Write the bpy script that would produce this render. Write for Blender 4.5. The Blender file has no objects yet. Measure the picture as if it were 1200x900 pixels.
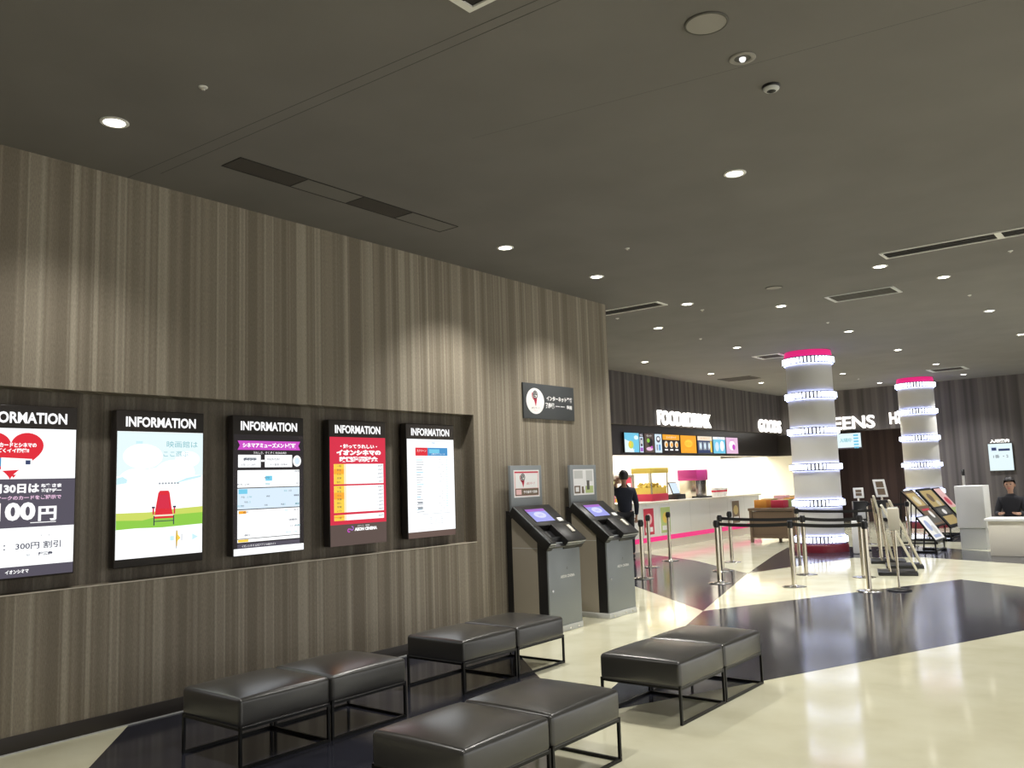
import bpy, bmesh, math, random
from mathutils import Vector, Matrix
random.seed(7)
SC = bpy.context.scene
COL = SC.collection
# ------------------------------------------------------------------ camera, world, exposure
cam_d = bpy.data.cameras.new('camera')
cam_d.sensor_width = 36.0
cam_d.lens = 30.0
cam_d.clip_end = 200
cam = bpy.data.objects.new('camera', cam_d)
COL.objects.link(cam)
YAW, PITCH, ROLL = math.radians(38.22032), math.radians(6.60956591), math.radians(-1.9479704)
F = Vector((-math.sin(YAW)*math.cos(PITCH), math.cos(YAW)*math.cos(PITCH), math.sin(PITCH)))
r0 = Vector((math.cos(YAW), math.sin(YAW), 0)); u0 = r0.cross(F)
Rv = math.cos(ROLL)*r0 + math.sin(ROLL)*u0
Uv = -math.sin(ROLL)*r0 + math.cos(ROLL)*u0
cam.matrix_world = Matrix(((Rv.x, Uv.x, -F.x, 5.8529), (Rv.y, Uv.y, -F.y, 0.0), (Rv.z, Uv.z, -F.z, 1.55), (0, 0, 0, 1)))
SC.camera = cam
wd = bpy.data.worlds.new('world'); SC.world = wd; wd.use_nodes = True
wd.node_tree.nodes['Background'].inputs[0].default_value = (1.0, 0.985, 0.96, 1)
wd.node_tree.nodes['Background'].inputs[1].default_value = 1.6
SC.view_settings.view_transform = 'Standard'
SC.view_settings.look = 'None'
SC.view_settings.exposure = 0.0
SC.view_settings.gamma = 1.0
SC.view_settings.use_curve_mapping = False
LAMP_W = 190.0        # near downlights
FAR_W = 225.0         # downlights of the far hall
WARM = (1.0, 0.965, 0.90)
COOL = (0.98, 0.98, 1.0)
CE, CF = 3.845, 4.0   # ceiling heights, near and far

# ------------------------------------------------------------------ materials
MATS = {}
def mat(name, col, rough=0.6, metal=0.0, emit=None, es=0.0, spec=0.5):
    m = bpy.data.materials.new(name); m.use_nodes = True
    b = m.node_tree.nodes['Principled BSDF']
    b.inputs['Base Color'].default_value = (*col, 1)
    b.inputs['Roughness'].default_value = rough
    b.inputs['Metallic'].default_value = metal
    b.inputs['Specular IOR Level'].default_value = spec
    if emit:
        b.inputs['Emission Color'].default_value = (*emit, 1)
        b.inputs['Emission Strength'].default_value = es
    MATS[name] = m
    return m
def nodes(m): return m.node_tree.nodes, m.node_tree.links, m.node_tree.nodes['Principled BSDF']
def coord(nt, scale):
    g = nt.nodes.new('ShaderNodeTexCoord'); mp = nt.nodes.new('ShaderNodeMapping')
    mp.inputs['Scale'].default_value = scale
    nt.links.new(g.outputs['Object'], mp.inputs['Vector']); return mp
def noise(nt, vec, scale, detail=2.0):
    n = nt.nodes.new('ShaderNodeTexNoise'); n.inputs['Scale'].default_value = scale; n.inputs['Detail'].default_value = detail
    nt.links.new(vec.outputs[0], n.inputs['Vector']); return n
def ramp(nt, fac, stops, interp='LINEAR'):
    r = nt.nodes.new('ShaderNodeValToRGB'); r.color_ramp.interpolation = interp
    e = r.color_ramp.elements
    while len(e) < len(stops): e.new(0.5)
    for el, (p, c) in zip(e, stops): el.position = p; el.color = (*c, 1)
    nt.links.new(fac, r.inputs[0]); return r
def mixc(nt, a, b, fac, mode='MULTIPLY'):
    x = nt.nodes.new('ShaderNodeMix'); x.data_type = 'RGBA'; x.blend_type = mode
    x.inputs[0].default_value = fac
    nt.links.new(a, x.inputs[6]); nt.links.new(b, x.inputs[7]); return x
def bump(m, src, strength, dist=0.002):
    n, l, b = nodes(m); bp = n.new('ShaderNodeBump'); bp.inputs['Strength'].default_value = strength; bp.inputs['Distance'].default_value = dist
    l.new(src, bp.inputs['Height']); l.new(bp.outputs[0], b.inputs['Normal'])

def striped(name, stops, freq, rough=0.75, axis='xy'):
    """woven wallpaper of vertical stripes of uneven width"""
    m = mat(name, (.2, .2, .2), rough); nt = m.node_tree
    tc = nt.nodes.new('ShaderNodeTexCoord'); sx = nt.nodes.new('ShaderNodeSeparateXYZ'); nt.links.new(tc.outputs['Object'], sx.inputs[0])
    ad = nt.nodes.new('ShaderNodeMath'); ad.operation = 'ADD'; nt.links.new(sx.outputs[0], ad.inputs[0]); nt.links.new(sx.outputs[1], ad.inputs[1])
    n1 = nt.nodes.new('ShaderNodeTexNoise'); n1.noise_dimensions = '1D'; n1.inputs['Scale'].default_value = freq; n1.inputs['Detail'].default_value = 1.5
    nt.links.new(ad.outputs[0], n1.inputs['W'])
    r = ramp(nt, n1.outputs[0], stops, 'LINEAR')
    g = noise(nt, coord(nt, (60, 60, 14)), 3.0, 3.0)
    gr = ramp(nt, g.outputs[0], [(0.3, (.80, .80, .80)), (0.7, (1.12, 1.12, 1.12))])
    mx = mixc(nt, r.outputs[0], gr.outputs[0], 1.0)
    nt.links.new(mx.outputs[2], m.node_tree.nodes['Principled BSDF'].inputs['Base Color'])
    bump(m, g.outputs[0], 0.35, 0.003)
    return m
striped('wallpaper', [(0.36, (.185, .156, .115)), (0.45, (.26, .225, .17)), (0.52, (.205, .175, .13)), (0.60, (.36, .32, .25)), (0.66, (.27, .235, .18))], 6.5)
striped('shaded niche wallpaper', [(0.36, (.105, .086, .064)), (0.45, (.148, .126, .096)), (0.52, (.115, .097, .073)), (0.60, (.20, .175, .138)), (0.66, (.15, .13, .10))], 6.5)  # same stripes darkened, niche shade put into the colour
striped('dark wallpaper', [(0.35, (.060, .052, .050)), (0.5, (.095, .084, .080)), (0.62, (.13, .115, .108))], 5.0)
striped('brown wallpaper', [(0.35, (.035, .018, .015)), (0.6, (.06, .034, .030))], 5.0)

m = mat('ceiling paint', (.13, .122, .112), 0.85, spec=0.2); nt = m.node_tree
g = noise(nt, coord(nt, (1, 1, 1)), 1.4, 4.0)
r = ramp(nt, g.outputs[0], [(0.3, (.175, .167, .158)), (0.7, (.198, .189, .180))])
nt.links.new(r.outputs[0], nt.nodes['Principled BSDF'].inputs['Base Color'])
g2 = noise(nt, coord(nt, (1, 1, 1)), 160, 2.0); bump(m, g2.outputs[0], 0.25, 0.002)
mat('ceiling joint', (.035, .033, .031), 0.9)
mat('ceiling seam', (.085, .082, .077), 0.9)

m = mat('cream floor tile', (.74, .68, .50), 0.09); nt = m.node_tree
g = noise(nt, coord(nt, (1, 1, 1)), 2.2, 5.0)
r = ramp(nt, g.outputs[0], [(0.3, (.66, .635, .455)), (0.5, (.725, .705, .52)), (0.72, (.77, .755, .575))])
nt.links.new(r.outputs[0], nt.nodes['Principled BSDF'].inputs['Base Color'])
m = mat('charcoal floor tile', (.04, .038, .042), 0.13); nt = m.node_tree
g = noise(nt, coord(nt, (1, 1, 1)), 5, 5.0)
r = ramp(nt, g.outputs[0], [(0.3, (.020, .021, .030)), (0.7, (.033, .034, .048))])
nt.links.new(r.outputs[0], nt.nodes['Principled BSDF'].inputs['Base Color'])
mat('skirting', (.030, .024, .020), 0.5)
mat('niche edge', (.55, .50, .41), 0.45)

m = mat('black leather', (.034, .033, .031), 0.29, spec=0.6); nt = m.node_tree
nt.nodes['Principled BSDF'].inputs['Coat Weight'].default_value = .5; nt.nodes['Principled BSDF'].inputs['Coat Roughness'].default_value = .28
g = noise(nt, coord(nt, (1, 1, 1)), 220, 3.0); bump(m, g.outputs[0], 0.12, 0.001)
g3 = noise(nt, coord(nt, (1, 1, 1)), 3, 3.0)
r = ramp(nt, g3.outputs[0], [(0.2, (.27, .27, .27)), (0.8, (.31, .31, .31))]); nt.links.new(r.outputs[0], nt.nodes['Principled BSDF'].inputs['Roughness'])
mat('black steel', (.012, .012, .012), 0.35, 0.6)
mat('black plastic', (.010, .010, .011), 0.35)
mat('satin black', (.028, .024, .022), 0.3)
m = mat('brushed grey', (.24, .262, .275), 0.42, 0.2); nt = m.node_tree
g = noise(nt, coord(nt, (4, 4, 160)), 2, 3); bump(m, g.outputs[0], 0.05, 0.001)
mat('side grey', (.36, .325, .265), 0.5, 0.2)
mat('light grey', (.55, .56, .55), 0.45)
mat('steel', (.62, .57, .48), 0.22, 1.0)
mat('chrome', (.75, .74, .70), 0.12, 1.0)
mat('white paint', (.78, .78, .76), 0.45)
mat('white trim', (.80, .79, .76), 0.5)
mat('off white', (.72, .68, .58), 0.55)
mat('cream board', (.62, .58, .46), 0.55)
mat('speaker mesh', (.30, .285, .26), 0.8)
mat('vent black', (.016, .013, .012), 0.7)
mat('vent grey', (.10, .095, .085), 0.8)
mat('vent dim', (.055, .048, .042), 0.8)
mat('slot blank', (.17, .162, .15), 0.8)
mat('black belt', (.006, .006, .006), 0.7)
mat('maroon', (.16, .010, .022), 0.4)
mat('console black', (.014, .0135, .013), 0.38, spec=0.35)
mat('sign grey', (.055, .060, .064), 0.45)
mat('ink', (.02, .02, .025), 0.6)
mat('print white', (.82, .82, .82), 0.5)
mat('print red', (.55, .03, .07), 0.5)
mat('print pink', (.80, .50, .50), 0.5)
mat('print gold', (.50, .38, .16), 0.5)
mat('print green', (.45, .55, .22), 0.5)
mat('print brown', (.16, .11, .07), 0.5)
mat('print blue', (.35, .42, .65), 0.5)
mat('print orange', (.75, .32, .05), 0.5)
mat('print magenta', (.65, .05, .30), 0.5)
mat('print yellow', (.75, .55, .10), 0.5)
mat('column skin', (.58, .57, .53), 0.55)
mat('skin tone', (.42, .24, .16), 0.55)
mat('black hair', (.012, .009, .008), 0.5)
mat('navy cloth', (.015, .018, .032), 0.85)
mat('dark cloth', (.014, .014, .018), 0.85)
mat('grey cloth', (.20, .20, .20), 0.85)
mat('kitchen wall', (.82, .78, .68), 0.5)
def em(name, col, s, base=None): return mat(name, base or tuple(min(1, c)*.5 for c in col), 0.3, emit=col, es=s)
em('lamp glow', (1.0, .95, .84), 14.0)
em('led white', (.80, .85, 1.0), 3.0)
em('added glow strip', (.46, .52, 1.0), 11.0)
em('led pink', (.85, .025, .22), .75)
em('sign glow', (1.0, .97, .92), 2.6)
em('lcd white', (.97, .99, 1.0), 1.12, (.02, .02, .02))
def lcd(n, c, s=1.0):
    em('lcd '+n, c, s, (.008, .008, .008)).node_tree.nodes['Principled BSDF'].inputs['Specular IOR Level'].default_value = .2
lcd('black', (.012, .008, .010)); lcd('red', (.76, .012, .03)); lcd('crimson', (.70, .016, .055)); lcd('slate', (.085, .075, .105))
lcd('green', (.28, .62, .06)); lcd('lime', (.62, .72, .12)); lcd('pale green', (.72, .86, .50)); lcd('sky', (.62, .90, .96)); lcd('pale sky', (.82, .97, .99)); lcd('teal', (.20, .52, .58))
lcd('magenta', (.62, .07, .58)); lcd('violet', (.40, .14, .60)); lcd('cyan', (.18, .62, .85)); lcd('pale blue', (.72, .86, .98)); lcd('orange', (1.0, .42, .02)); lcd('yellow', (1.0, .66, .06))
lcd('pale yellow', (.98, .85, .55)); lcd('grey', (.35, .38, .42)); lcd('ink', (.03, .03, .07)); lcd('lavender', (.36, .38, .85)); lcd('pale lavender', (.70, .72, .98)); lcd('brown', (.10, .065, .055)); lcd('pink', (.85, .55, .75)); lcd('navy', (.03, .05, .14)); lcd('blue', (.06, .30, .62)); lcd('dim footer', (.13, .08, .065))
lcd('header white', (1, 1, 1), 1.1)
lcd('cream', (.95, .80, .62))

# ------------------------------------------------------------------ mesh builder
class MB:
    def __init__(s, o=(0, 0, 0), u=(1, 0, 0), v=(0, 1, 0), w=(0, 0, 1)):
        s.V = []; s.Fc = []; s.M = []; s.S = []; s.mats = []
        s.frame(o, u, v, w)
    def frame(s, o, u, v, w):
        s.o, s.u, s.v, s.w = Vector(o), Vector(u), Vector(v), Vector(w); return s
    def mi(s, m):
        if m not in s.mats: s.mats.append(m)
        return s.mats.index(m)
    def add(s, vs, fs, m, smooth=False):
        b = len(s.V); k = s.mi(m)
        for p in vs: s.V.append(s.o + s.u*p[0] + s.v*p[1] + s.w*p[2])
        for f in fs: s.Fc.append([b+i for i in f]); s.M.append(k); s.S.append(smooth)
        return s
    def box(s, x0, y0, z0, x1, y1, z1, m):
        v = [(x, y, z) for z in (z0, z1) for y in (y0, y1) for x in (x0, x1)]
        return s.add(v, [(0, 2, 3, 1), (4, 5, 7, 6), (0, 1, 5, 4), (2, 6, 7, 3), (0, 4, 6, 2), (1, 3, 7, 5)], m)
    def bbox(s, x0, y0, z0, x1, y1, z1, m, r=0.006, seg=2):
        bm = bmesh.new(); bmesh.ops.create_cube(bm, size=1)
        for q in bm.verts: q.co = Vector((x0+(q.co.x+.5)*(x1-x0), y0+(q.co.y+.5)*(y1-y0), z0+(q.co.z+.5)*(z1-z0)))
        bmesh.ops.bevel(bm, geom=bm.edges[:], offset=r, segments=seg, affect='EDGES', profile=0.5)
        return s.bm(bm, m, True)
    def bm(s, bm, m, smooth=False):
        bm.verts.index_update()
        s.add([tuple(q.co) for q in bm.verts], [[q.index for q in f.verts] for f in bm.faces], m, smooth); bm.free(); return s
    def prism(s, pts, h0, h1, m, axis=2):
        """extrude a closed outline (counter-clockwise) along local axis"""
        n = len(pts); f = {2: lambda p, h: (p[0], p[1], h), 1: lambda p, h: (p[0], h, p[1]), 0: lambda p, h: (h, p[0], p[1])}[axis]
        v = [f(p, h0) for p in pts] + [f(p, h1) for p in pts]
        return s.add(v, [list(range(n))[::-1], list(range(n, 2*n))] + [(i, (i+1) % n, n+(i+1) % n, n+i) for i in range(n)], m)
    def lathe(s, prof, m, seg=32, c=(0, 0, 0), smooth=True, cap=True):
        v = []; n = len(prof)
        for k in range(seg):
            a = 2*math.pi*k/seg
            for r, z in prof: v.append((c[0]+r*math.cos(a), c[1]+r*math.sin(a), c[2]+z))
        f = []
        for k in range(seg):
            k2 = (k+1) % seg
            for i in range(n-1): f.append((k*n+i, k2*n+i, k2*n+i+1, k*n+i+1))
        s.add(v, f, m, smooth)
        if cap:
            for i in (0, n-1):
                if prof[i][0] > 1e-5:
                    ring = [v[k*n+i] for k in range(seg)]
                    s.add(ring, [list(range(seg))[::-1] if i == 0 else list(range(seg))], m)
        return s
    def tube(s, p, q, r, m, seg=10, r2=None):
        p, q = Vector(p), Vector(q); d = (q-p).normalized(); a = d.orthogonal().normalized(); b = d.cross(a); r2 = r2 or r
        v = []
        for c, rr in ((p, r), (q, r2)):
            for k in range(seg):
                t = 2*math.pi*k/seg; v.append(tuple(c + a*rr*math.cos(t) + b*rr*math.sin(t)))
        s.add(v, [(k, (k+1) % seg, seg+(k+1) % seg, seg+k) for k in range(seg)], m, True)
        s.add(v[:seg], [list(range(seg))[::-1]], m); s.add(v[seg:], [list(range(seg))], m); return s
    def rect(s, x0, y0, x1, y1, w, m): return s.add([(x0, y0, w), (x1, y0, w), (x1, y1, w), (x0, y1, w)], [(0, 1, 2, 3)], m)
    def poly(s, pts, w, m): return s.add([(p[0], p[1], w) for p in pts], [list(range(len(pts)))], m)
    def disc(s, cx, cy, rx, ry, w, m, seg=28, a0=0, a1=None):
        pts = [(cx+rx*math.cos(2*math.pi*k/seg), cy+ry*math.sin(2*math.pi*k/seg)) for k in range(seg)]
        return s.poly(pts, w, m)
    def arc(s, cx, cy, ro, ri, a0, a1, w, m, seg=20):
        v = []
        for k in range(seg+1):
            a = math.radians(a0+(a1-a0)*k/seg); v += [(cx+ri*math.cos(a), cy+ri*math.sin(a), w), (cx+ro*math.cos(a), cy+ro*math.sin(a), w)]
        return s.add(v, [(2*k, 2*k+1, 2*k+3, 2*k+2) for k in range(seg)], m)
    def text(s, body, cx, cy, size, w, m, width=None, bold=0.0, ext=0.0, align='CENTER', res=3):
        """lettering laid on the local plane; width squeezes or stretches it to fit"""
        c = bpy.data.curves.new('t', 'FONT'); c.body = body; c.size = size; c.offset = bold; c.extrude = ext; c.resolution_u = res
        o = bpy.data.objects.new('t', c); COL.objects.link(o)
        dg = bpy.context.evaluated_depsgraph_get(); me = bpy.data.meshes.new_from_object(o.evaluated_get(dg))
        bpy.data.objects.remove(o); bpy.data.curves.remove(c)
        if not me.vertices: return s
        xs = [q.co.x for q in me.vertices]; ys = [q.co.y for q in me.vertices]
        x0, x1, y0, y1 = min(xs), max(xs), min(ys), max(ys); k = (width/(x1-x0)) if width else 1.0
        ky = size/(y1-y0)
        ox = cx-(x1-x0)*k/2 if align == 'CENTER' else (cx if align == 'LEFT' else cx-(x1-x0)*k)
        s.add([(ox+(q.co.x-x0)*k, cy+(q.co.y-(y0+y1)/2)*ky, w+q.co.z) for q in me.vertices], [list(p.vertices) for p in me.polygons], m)
        bpy.data.meshes.remove(me); return s
    def build(s, name, parent=None, loc=None):
        me = bpy.data.meshes.new(name)
        off = Vector(loc) if loc is not None else Vector((0, 0, 0))
        me.from_pydata([tuple(p-off) for p in s.V], [], s.Fc)
        for q in s.mats: me.materials.append(MATS[q])
        for p, k, sm in zip(me.polygons, s.M, s.S): p.material_index = k; p.use_smooth = sm
        me.update()
        o = bpy.data.objects.new(name, me); COL.objects.link(o); o.location = off
        if parent: o.parent = parent
        return o
def thing(name, label, cat, loc=(0, 0, 0), rotz=0.0, group=None):
    o = bpy.data.objects.new(name, None); COL.objects.link(o); o.location = loc; o.rotation_euler = (0, 0, rotz); o.empty_display_size = 0.1
    return tag(o, label, cat, group)
def tag(o, label, cat, group=None):
    o['label'] = label; o['category'] = cat
    if group: o['group'] = group
    return o
def struct(o): o['kind'] = 'structure'; return o
def copy_tree(o, parent=None):
    c = o.copy(); COL.objects.link(c)
    if parent: c.parent = parent
    for ch in list(o.children): copy_tree(ch, c)
    return c

# ------------------------------------------------------------------ the room shell
b = MB()
b.add([(-8, -4, 0), (12, -4, 0), (12, 30, 0), (-8, 30, 0)], [(0, 1, 2, 3)], 'cream floor tile')
DARK = [[(-.1, 3.17), (.7, 2.478), (2.30, 1.10), (2.62, 1.5), (2.51, 4.83), (1.51, 5.70), (.926, 6.234), (-.1, 7.17)],
        [(2.51, 4.83), (3.154, 6.368), (4.455, 9.468), (5.45, 11.84), (3.167, 13.391), (1.246, 9.288)],
        [(1.246, 9.288), (.169, 13.082), (-1.552, 14.734), (-4.3, 16.5), (-4.3, 14.25), (-.741, 11.059)],
        [(.169, 13.082), (.9, 16.05), (1.95, 16.5), (3.6, 15.8), (4.2, 16.9), (2.30, 18.25), (1.315, 18.84), (-1.0, 17.9), (-.64, 16.28)],
        [(.9, 20.3), (2.6, 19.9), (3.0, 21.6), (1.2, 22.6)]]
for i, p in enumerate(DARK): b.poly(p, 0.0006 + .0001*i, 'charcoal floor tile')
struct(b.build('floor'))

# ceilings: the near one hangs 15 cm lower; its edge runs slightly off square
sl = (10.987-11.682)/(4.597+1.379)
ys = lambda x: 11.682+(x+1.379)*sl
b = MB()
b.prism([(-8, -4), (12, -4), (12, ys(12)), (-8, ys(-8))], CE, CF+.12, 'ceiling paint')
b.prism([(-8, ys(-8)), (12, ys(12)), (12, 30), (-8, 30)], CF, CF+.12, 'ceiling paint')
def groove(pts, wd):
    for p, q in zip(pts, pts[1:]):
        d = (Vector(q)-Vector(p)).normalized(); n = Vector((-d.y, d.x))*wd/2
        p, q = Vector(p), Vector(q)
        b.add([(*(p-n), CE-.0008), (*(p+n), CE-.0008), (*(q+n), CE-.0008), (*(q-n), CE-.0008)], [(0, 1, 2, 3)], 'ceiling seam')
groove([(0.0, 2.995), (3.6, 3.14), (8, 3.32)], .007)
groove([(0.25, 3.115), (3.6, 3.21), (8, 3.40)], .007)
groove([(2.3, 4.17), (4.1, 4.46), (8, 5.0)], .004)
struct(b.build('ceiling'))

# left wall with the long display niche
NY0, NY1, NZ0, NZ1, ND = 1.75, 6.76, .955, 2.272, .18
b = MB()
b.box(-.4, -4, 0, 0, NY0, CE, 'wallpaper'); b.box(-.4, NY1, 0, 0, 9.48, CE, 'wallpaper')
b.box(-.4, NY0, 0, 0, NY1, NZ0, 'wallpaper'); b.box(-.4, NY0, NZ1, 0, NY1, CE, 'wallpaper')
b.box(-.4, NY0, NZ0, -ND, NY1, NZ1, 'shaded niche wallpaper')
struct(b.build('wall_left'))
b = MB(); b.box(-.016, NY0, NZ0+.0002, .003, NY1, NZ0+.007, 'niche edge'); struct(b.build('trim_1'))
b = MB(); b.bbox(0, -4, 0, .012, 9.48, .105, 'skirting', .003); b.box(.012, -4, 0, .018, 9.48, .009, 'light grey'); struct(b.build('baseboard_left'))
# step edge of the return behind the corner
b = MB(); b.box(-8, 9.40, 0, -.4, 9.48, CE, 'dark wallpaper'); struct(b.build('wall_return'))
# unseen wall added behind the camera to cut world light on the near ceiling
b = MB(); b.box(-.4, -4.2, 0, 12, -4, CE, 'dark wallpaper'); struct(b.build('wall_rear_unseen'))
# food fascia (parallel to the left wall, set back) with its black menu band, soffit and shop back wall
b = MB()
b.box(-6.6, 9.5, 2.80, -4.2, 26.4, CF, 'dark wallpaper')
b.box(-4.75, 9.5, 2.10, -4.36, 26.4, 2.80, 'satin black')
struct(b.build('wall_food_fascia'))
b = MB(); b.box(-6.6, 9.5, 0, -6.3, 26.4, 2.8, 'kitchen wall'); struct(b.build('wall_food_back'))
b = MB()
b.box(-8, 26.4, 2.75, 12, 26.7, CF, 'dark wallpaper')
b.box(-.35, 26.4, 0, 12, 26.7, 2.75, 'dark wallpaper')
b.box(-6.6, 26.4, 0, -2.9, 26.7, 2.1, 'kitchen wall'); b.box(-6.6, 26.4, 2.1, -2.9, 26.7, 2.75, 'satin black')
struct(b.build('wall_back'))
b = MB(); b.box(-2.9, 27.6, 0, -.3, 27.8, 2.9, 'brown wallpaper'); b.box(-3.0, 26.7, 0, -2.9, 27.7, 2.9, 'brown wallpaper'); b.box(-.35, 26.7, 0, -.25, 27.7, 2.9, 'brown wallpaper'); b.box(-3, 26.7, 2.8, -.25, 27.8, 2.9, 'satin black')
struct(b.build('wall_entrance_recess'))

# ------------------------------------------------------------------ downlights
def spot(parent, z, watts, col, ang=112, rad=.06):
    l = bpy.data.lights.new('downlight_lamp', 'SPOT'); l.energy = watts; l.color = col; l.spot_size = math.radians(ang); l.spot_blend = 1.0; l.shadow_soft_size = rad
    o = bpy.data.objects.new('downlight_lamp', l); COL.objects.link(o); o.location = (0, 0, z)
    if parent: o.parent = parent
    return o
tr = MB(); tr.lathe([(.062, -.0005), (.085, -.0005), (.086, -.004), (.080, -.008), (.066, -.009), (.062, -.006)], 'white trim', 28, cap=False)
rf = MB(); rf.lathe([(.0, -.0030), (.040, -.0030), (.0625, -.0055)], 'lamp glow', 24, cap=False)
def make_downlight():
    t = thing('downlight', '', 'ceiling light')
    tr.build('trim_ring', t); rf.build('lamp', t)
    return t
proto = make_downlight()
NEAR = [((.852, 2.474), 'large bright round downlight nearest the camera, above the heart poster screen', .68),
        ((.788, 6.397), 'bright round downlight close to the left wall above the last information screen', .68),
        ((.768, 8.073), 'small bright downlight by the left wall above the wall sign and kiosks', .5),
        ((.786, 10.265), 'round downlight beside the short black vent at the end of the left wall', 1.0),
        ((3.332, 6.042), 'bright round downlight alone in mid ceiling, below the smoke detector in view', 1.0),
        ((3.305, 10.035), 'round downlight at the left end of the long white framed slot vent', 1.0)]
ordn = ['first', 'second', 'third', 'fourth', 'fifth']
FAR = []
for X, rowname, Ys in ((-.80, 'in the row left of the near pillar', (12.38, 15.5, None, 21.9, 25.15)),
                       (1.35, 'in the row right of the near pillar', (12.17, 15.34, 18.57, 21.92, 25.04)),
                       (3.58, 'in the rightmost far ceiling row', (11.95, 15.145, 18.4, None, None)),
                       (-3.0, 'in the row nearest the food counter', (None, 15.81, 18.99, 22.06, None))):
    k = 0
    for y in Ys:
        if y: FAR.append(((X, y), 'small round downlight, %s from front %s' % (ordn[k], rowname))); k += 1
used = False
def put_light(xy, z, label, watts, col, ang=112):
    global used
    o = proto if not used else copy_tree(proto)
    used = True
    o.location = (xy[0], xy[1], z); o['label'] = label; o['group'] = 'recessed ceiling downlights'
    spot(o, -.04, watts, col, ang)
for xy, lab, f in NEAR: put_light(xy, CE, lab, LAMP_W*f, WARM)
for xy, lab in FAR: put_light(xy, CF, lab, FAR_W, COOL)
# the same grid of lamps goes on outside the picture (behind and to the right of the camera)
for x, y, z in ((.85, -1.5, CE), (3.33, 2.2, CE), (3.33, -1.5, CE), (5.85, 2.3, CE), (5.85, 6.04, CE), (5.85, 10.0, CE), (8.3, 6.04, CE), (8.3, 2.3, CE), (8.3, 10.0, CE), (5.8, 12.1, CF), (5.8, 15.2, CF), (5.8, 18.4, CF), (5.8, 21.9, CF), (8, 13.6, CF), (8, 18.4, CF)):
    o = spot(None, 0, LAMP_W if z == CE else FAR_W, WARM if z == CE else COOL); o.location = (x, y, z-.04)

# unlit adjustable downlight, speakers, detector, sprinklers
t = thing('adjustable_downlight', 'unlit round downlight with a shiny lens between speaker disc and smoke detector', 'ceiling light', (4.123, 4.359, CE))
b = MB(); b.lathe([(.045, -.0005), (.072, -.0005), (.073, -.004), (.067, -.008), (.050, -.008), (.045, -.005)], 'speaker mesh', 28, cap=False); b.build('trim_ring', t)
b = MB(); b.lathe([(0, -.0015), (.046, -.0020)], 'vent grey', 24, cap=False); b.build('reflector', t)
b = MB(); b.lathe([(0, -.022), (.012, -.021), (.018, -.012), (.018, -.001)], 'lcd header white', 16, cap=False); b.build('lens', t)  # unlit lens glows white, its shine put into the colour
for (x, y, z, R_, lab) in ((4.134, 3.884, CE, .112, 'large round ceiling speaker disc at the top of the view'), (2.01, 10.192, CE, .105, 'small looking round ceiling speaker disc above the near lit pillar')):
    t = thing('ceiling_speaker', lab, 'speaker', (x, y, z))
    b = MB(); b.lathe([(R_*.9, -.0005), (R_, -.0005), (R_, -.005), (R_*.96, -.009), (R_*.9, -.008)], 'vent grey', 36, cap=False); b.build('rim', t)
    b = MB(); b.lathe([(0, -.0085), (R_*.5, -.0085), (R_*.91, -.006)], 'speaker mesh', 36, cap=False); b.build('grille', t)
t = thing('smoke_detector', 'small domed smoke detector with a black ring on the ceiling', 'smoke detector', (4.111, 4.80, CE))
b = MB(); b.lathe([(.052, 0), (.054, -.010), (.046, -.016)], 'black plastic', 28, cap=False); b.build('base', t)
b = MB(); b.lathe([(.047, -.012), (.047, -.022), (.036, -.032), (.026, -.034)], 'light grey', 28, cap=False); b.build('housing', t)
b = MB(); b.lathe([(.028, -.034), (.020, -.030), (.014, -.042), (0, -.046)], 'black plastic', 20, cap=False); b.build('sensor_dome', t)
SPR = [((1.66, 2.579), CE, 'small sprinkler head above the first screens, near the ceiling joint'), ((1.634, 7.296), CE, 'small sprinkler head in mid ceiling right of the wall corner downlights'),
       ((.747, 10.803), CE, 'small sprinkler head right of the short black corner vent'), ((-.40, 10.437), CE, 'small sprinkler head tight beside the end of the left wall'),
       ((-.819, 13.974), CF, 'small sprinkler head in far ceiling left of the near lit pillar'), ((3.592, 13.535), CF, 'small sprinkler head between the rightmost far downlights'),
       ((4.549, 10.386), CE, 'small sprinkler head below the long slot vent at the right edge'), ((1.379, 14.148), CF, 'small sprinkler head just right of the top of the near lit pillar'),
       ((-.907, 23.559), CF, 'small sprinkler head in far ceiling between the two lit pillars')]
sp = None
for (xy, z, lab) in SPR:
    if sp is None:
        sp = thing('sprinkler_head', lab, 'sprinkler', (*xy, z), group='ceiling sprinklers')
        b = MB(); b.lathe([(.026, 0), (.026, -.003), (.018, -.006)], 'white trim', 20); b.build('escutcheon', sp)
        b = MB(); b.lathe([(.007, -.004), (.007, -.016), (.014, -.018), (.014, -.020), (0, -.022)], 'chrome', 14); b.build('nozzle', sp)
    else:
        o = copy_tree(sp); o.location = (*xy, z); o['label'] = lab

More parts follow.
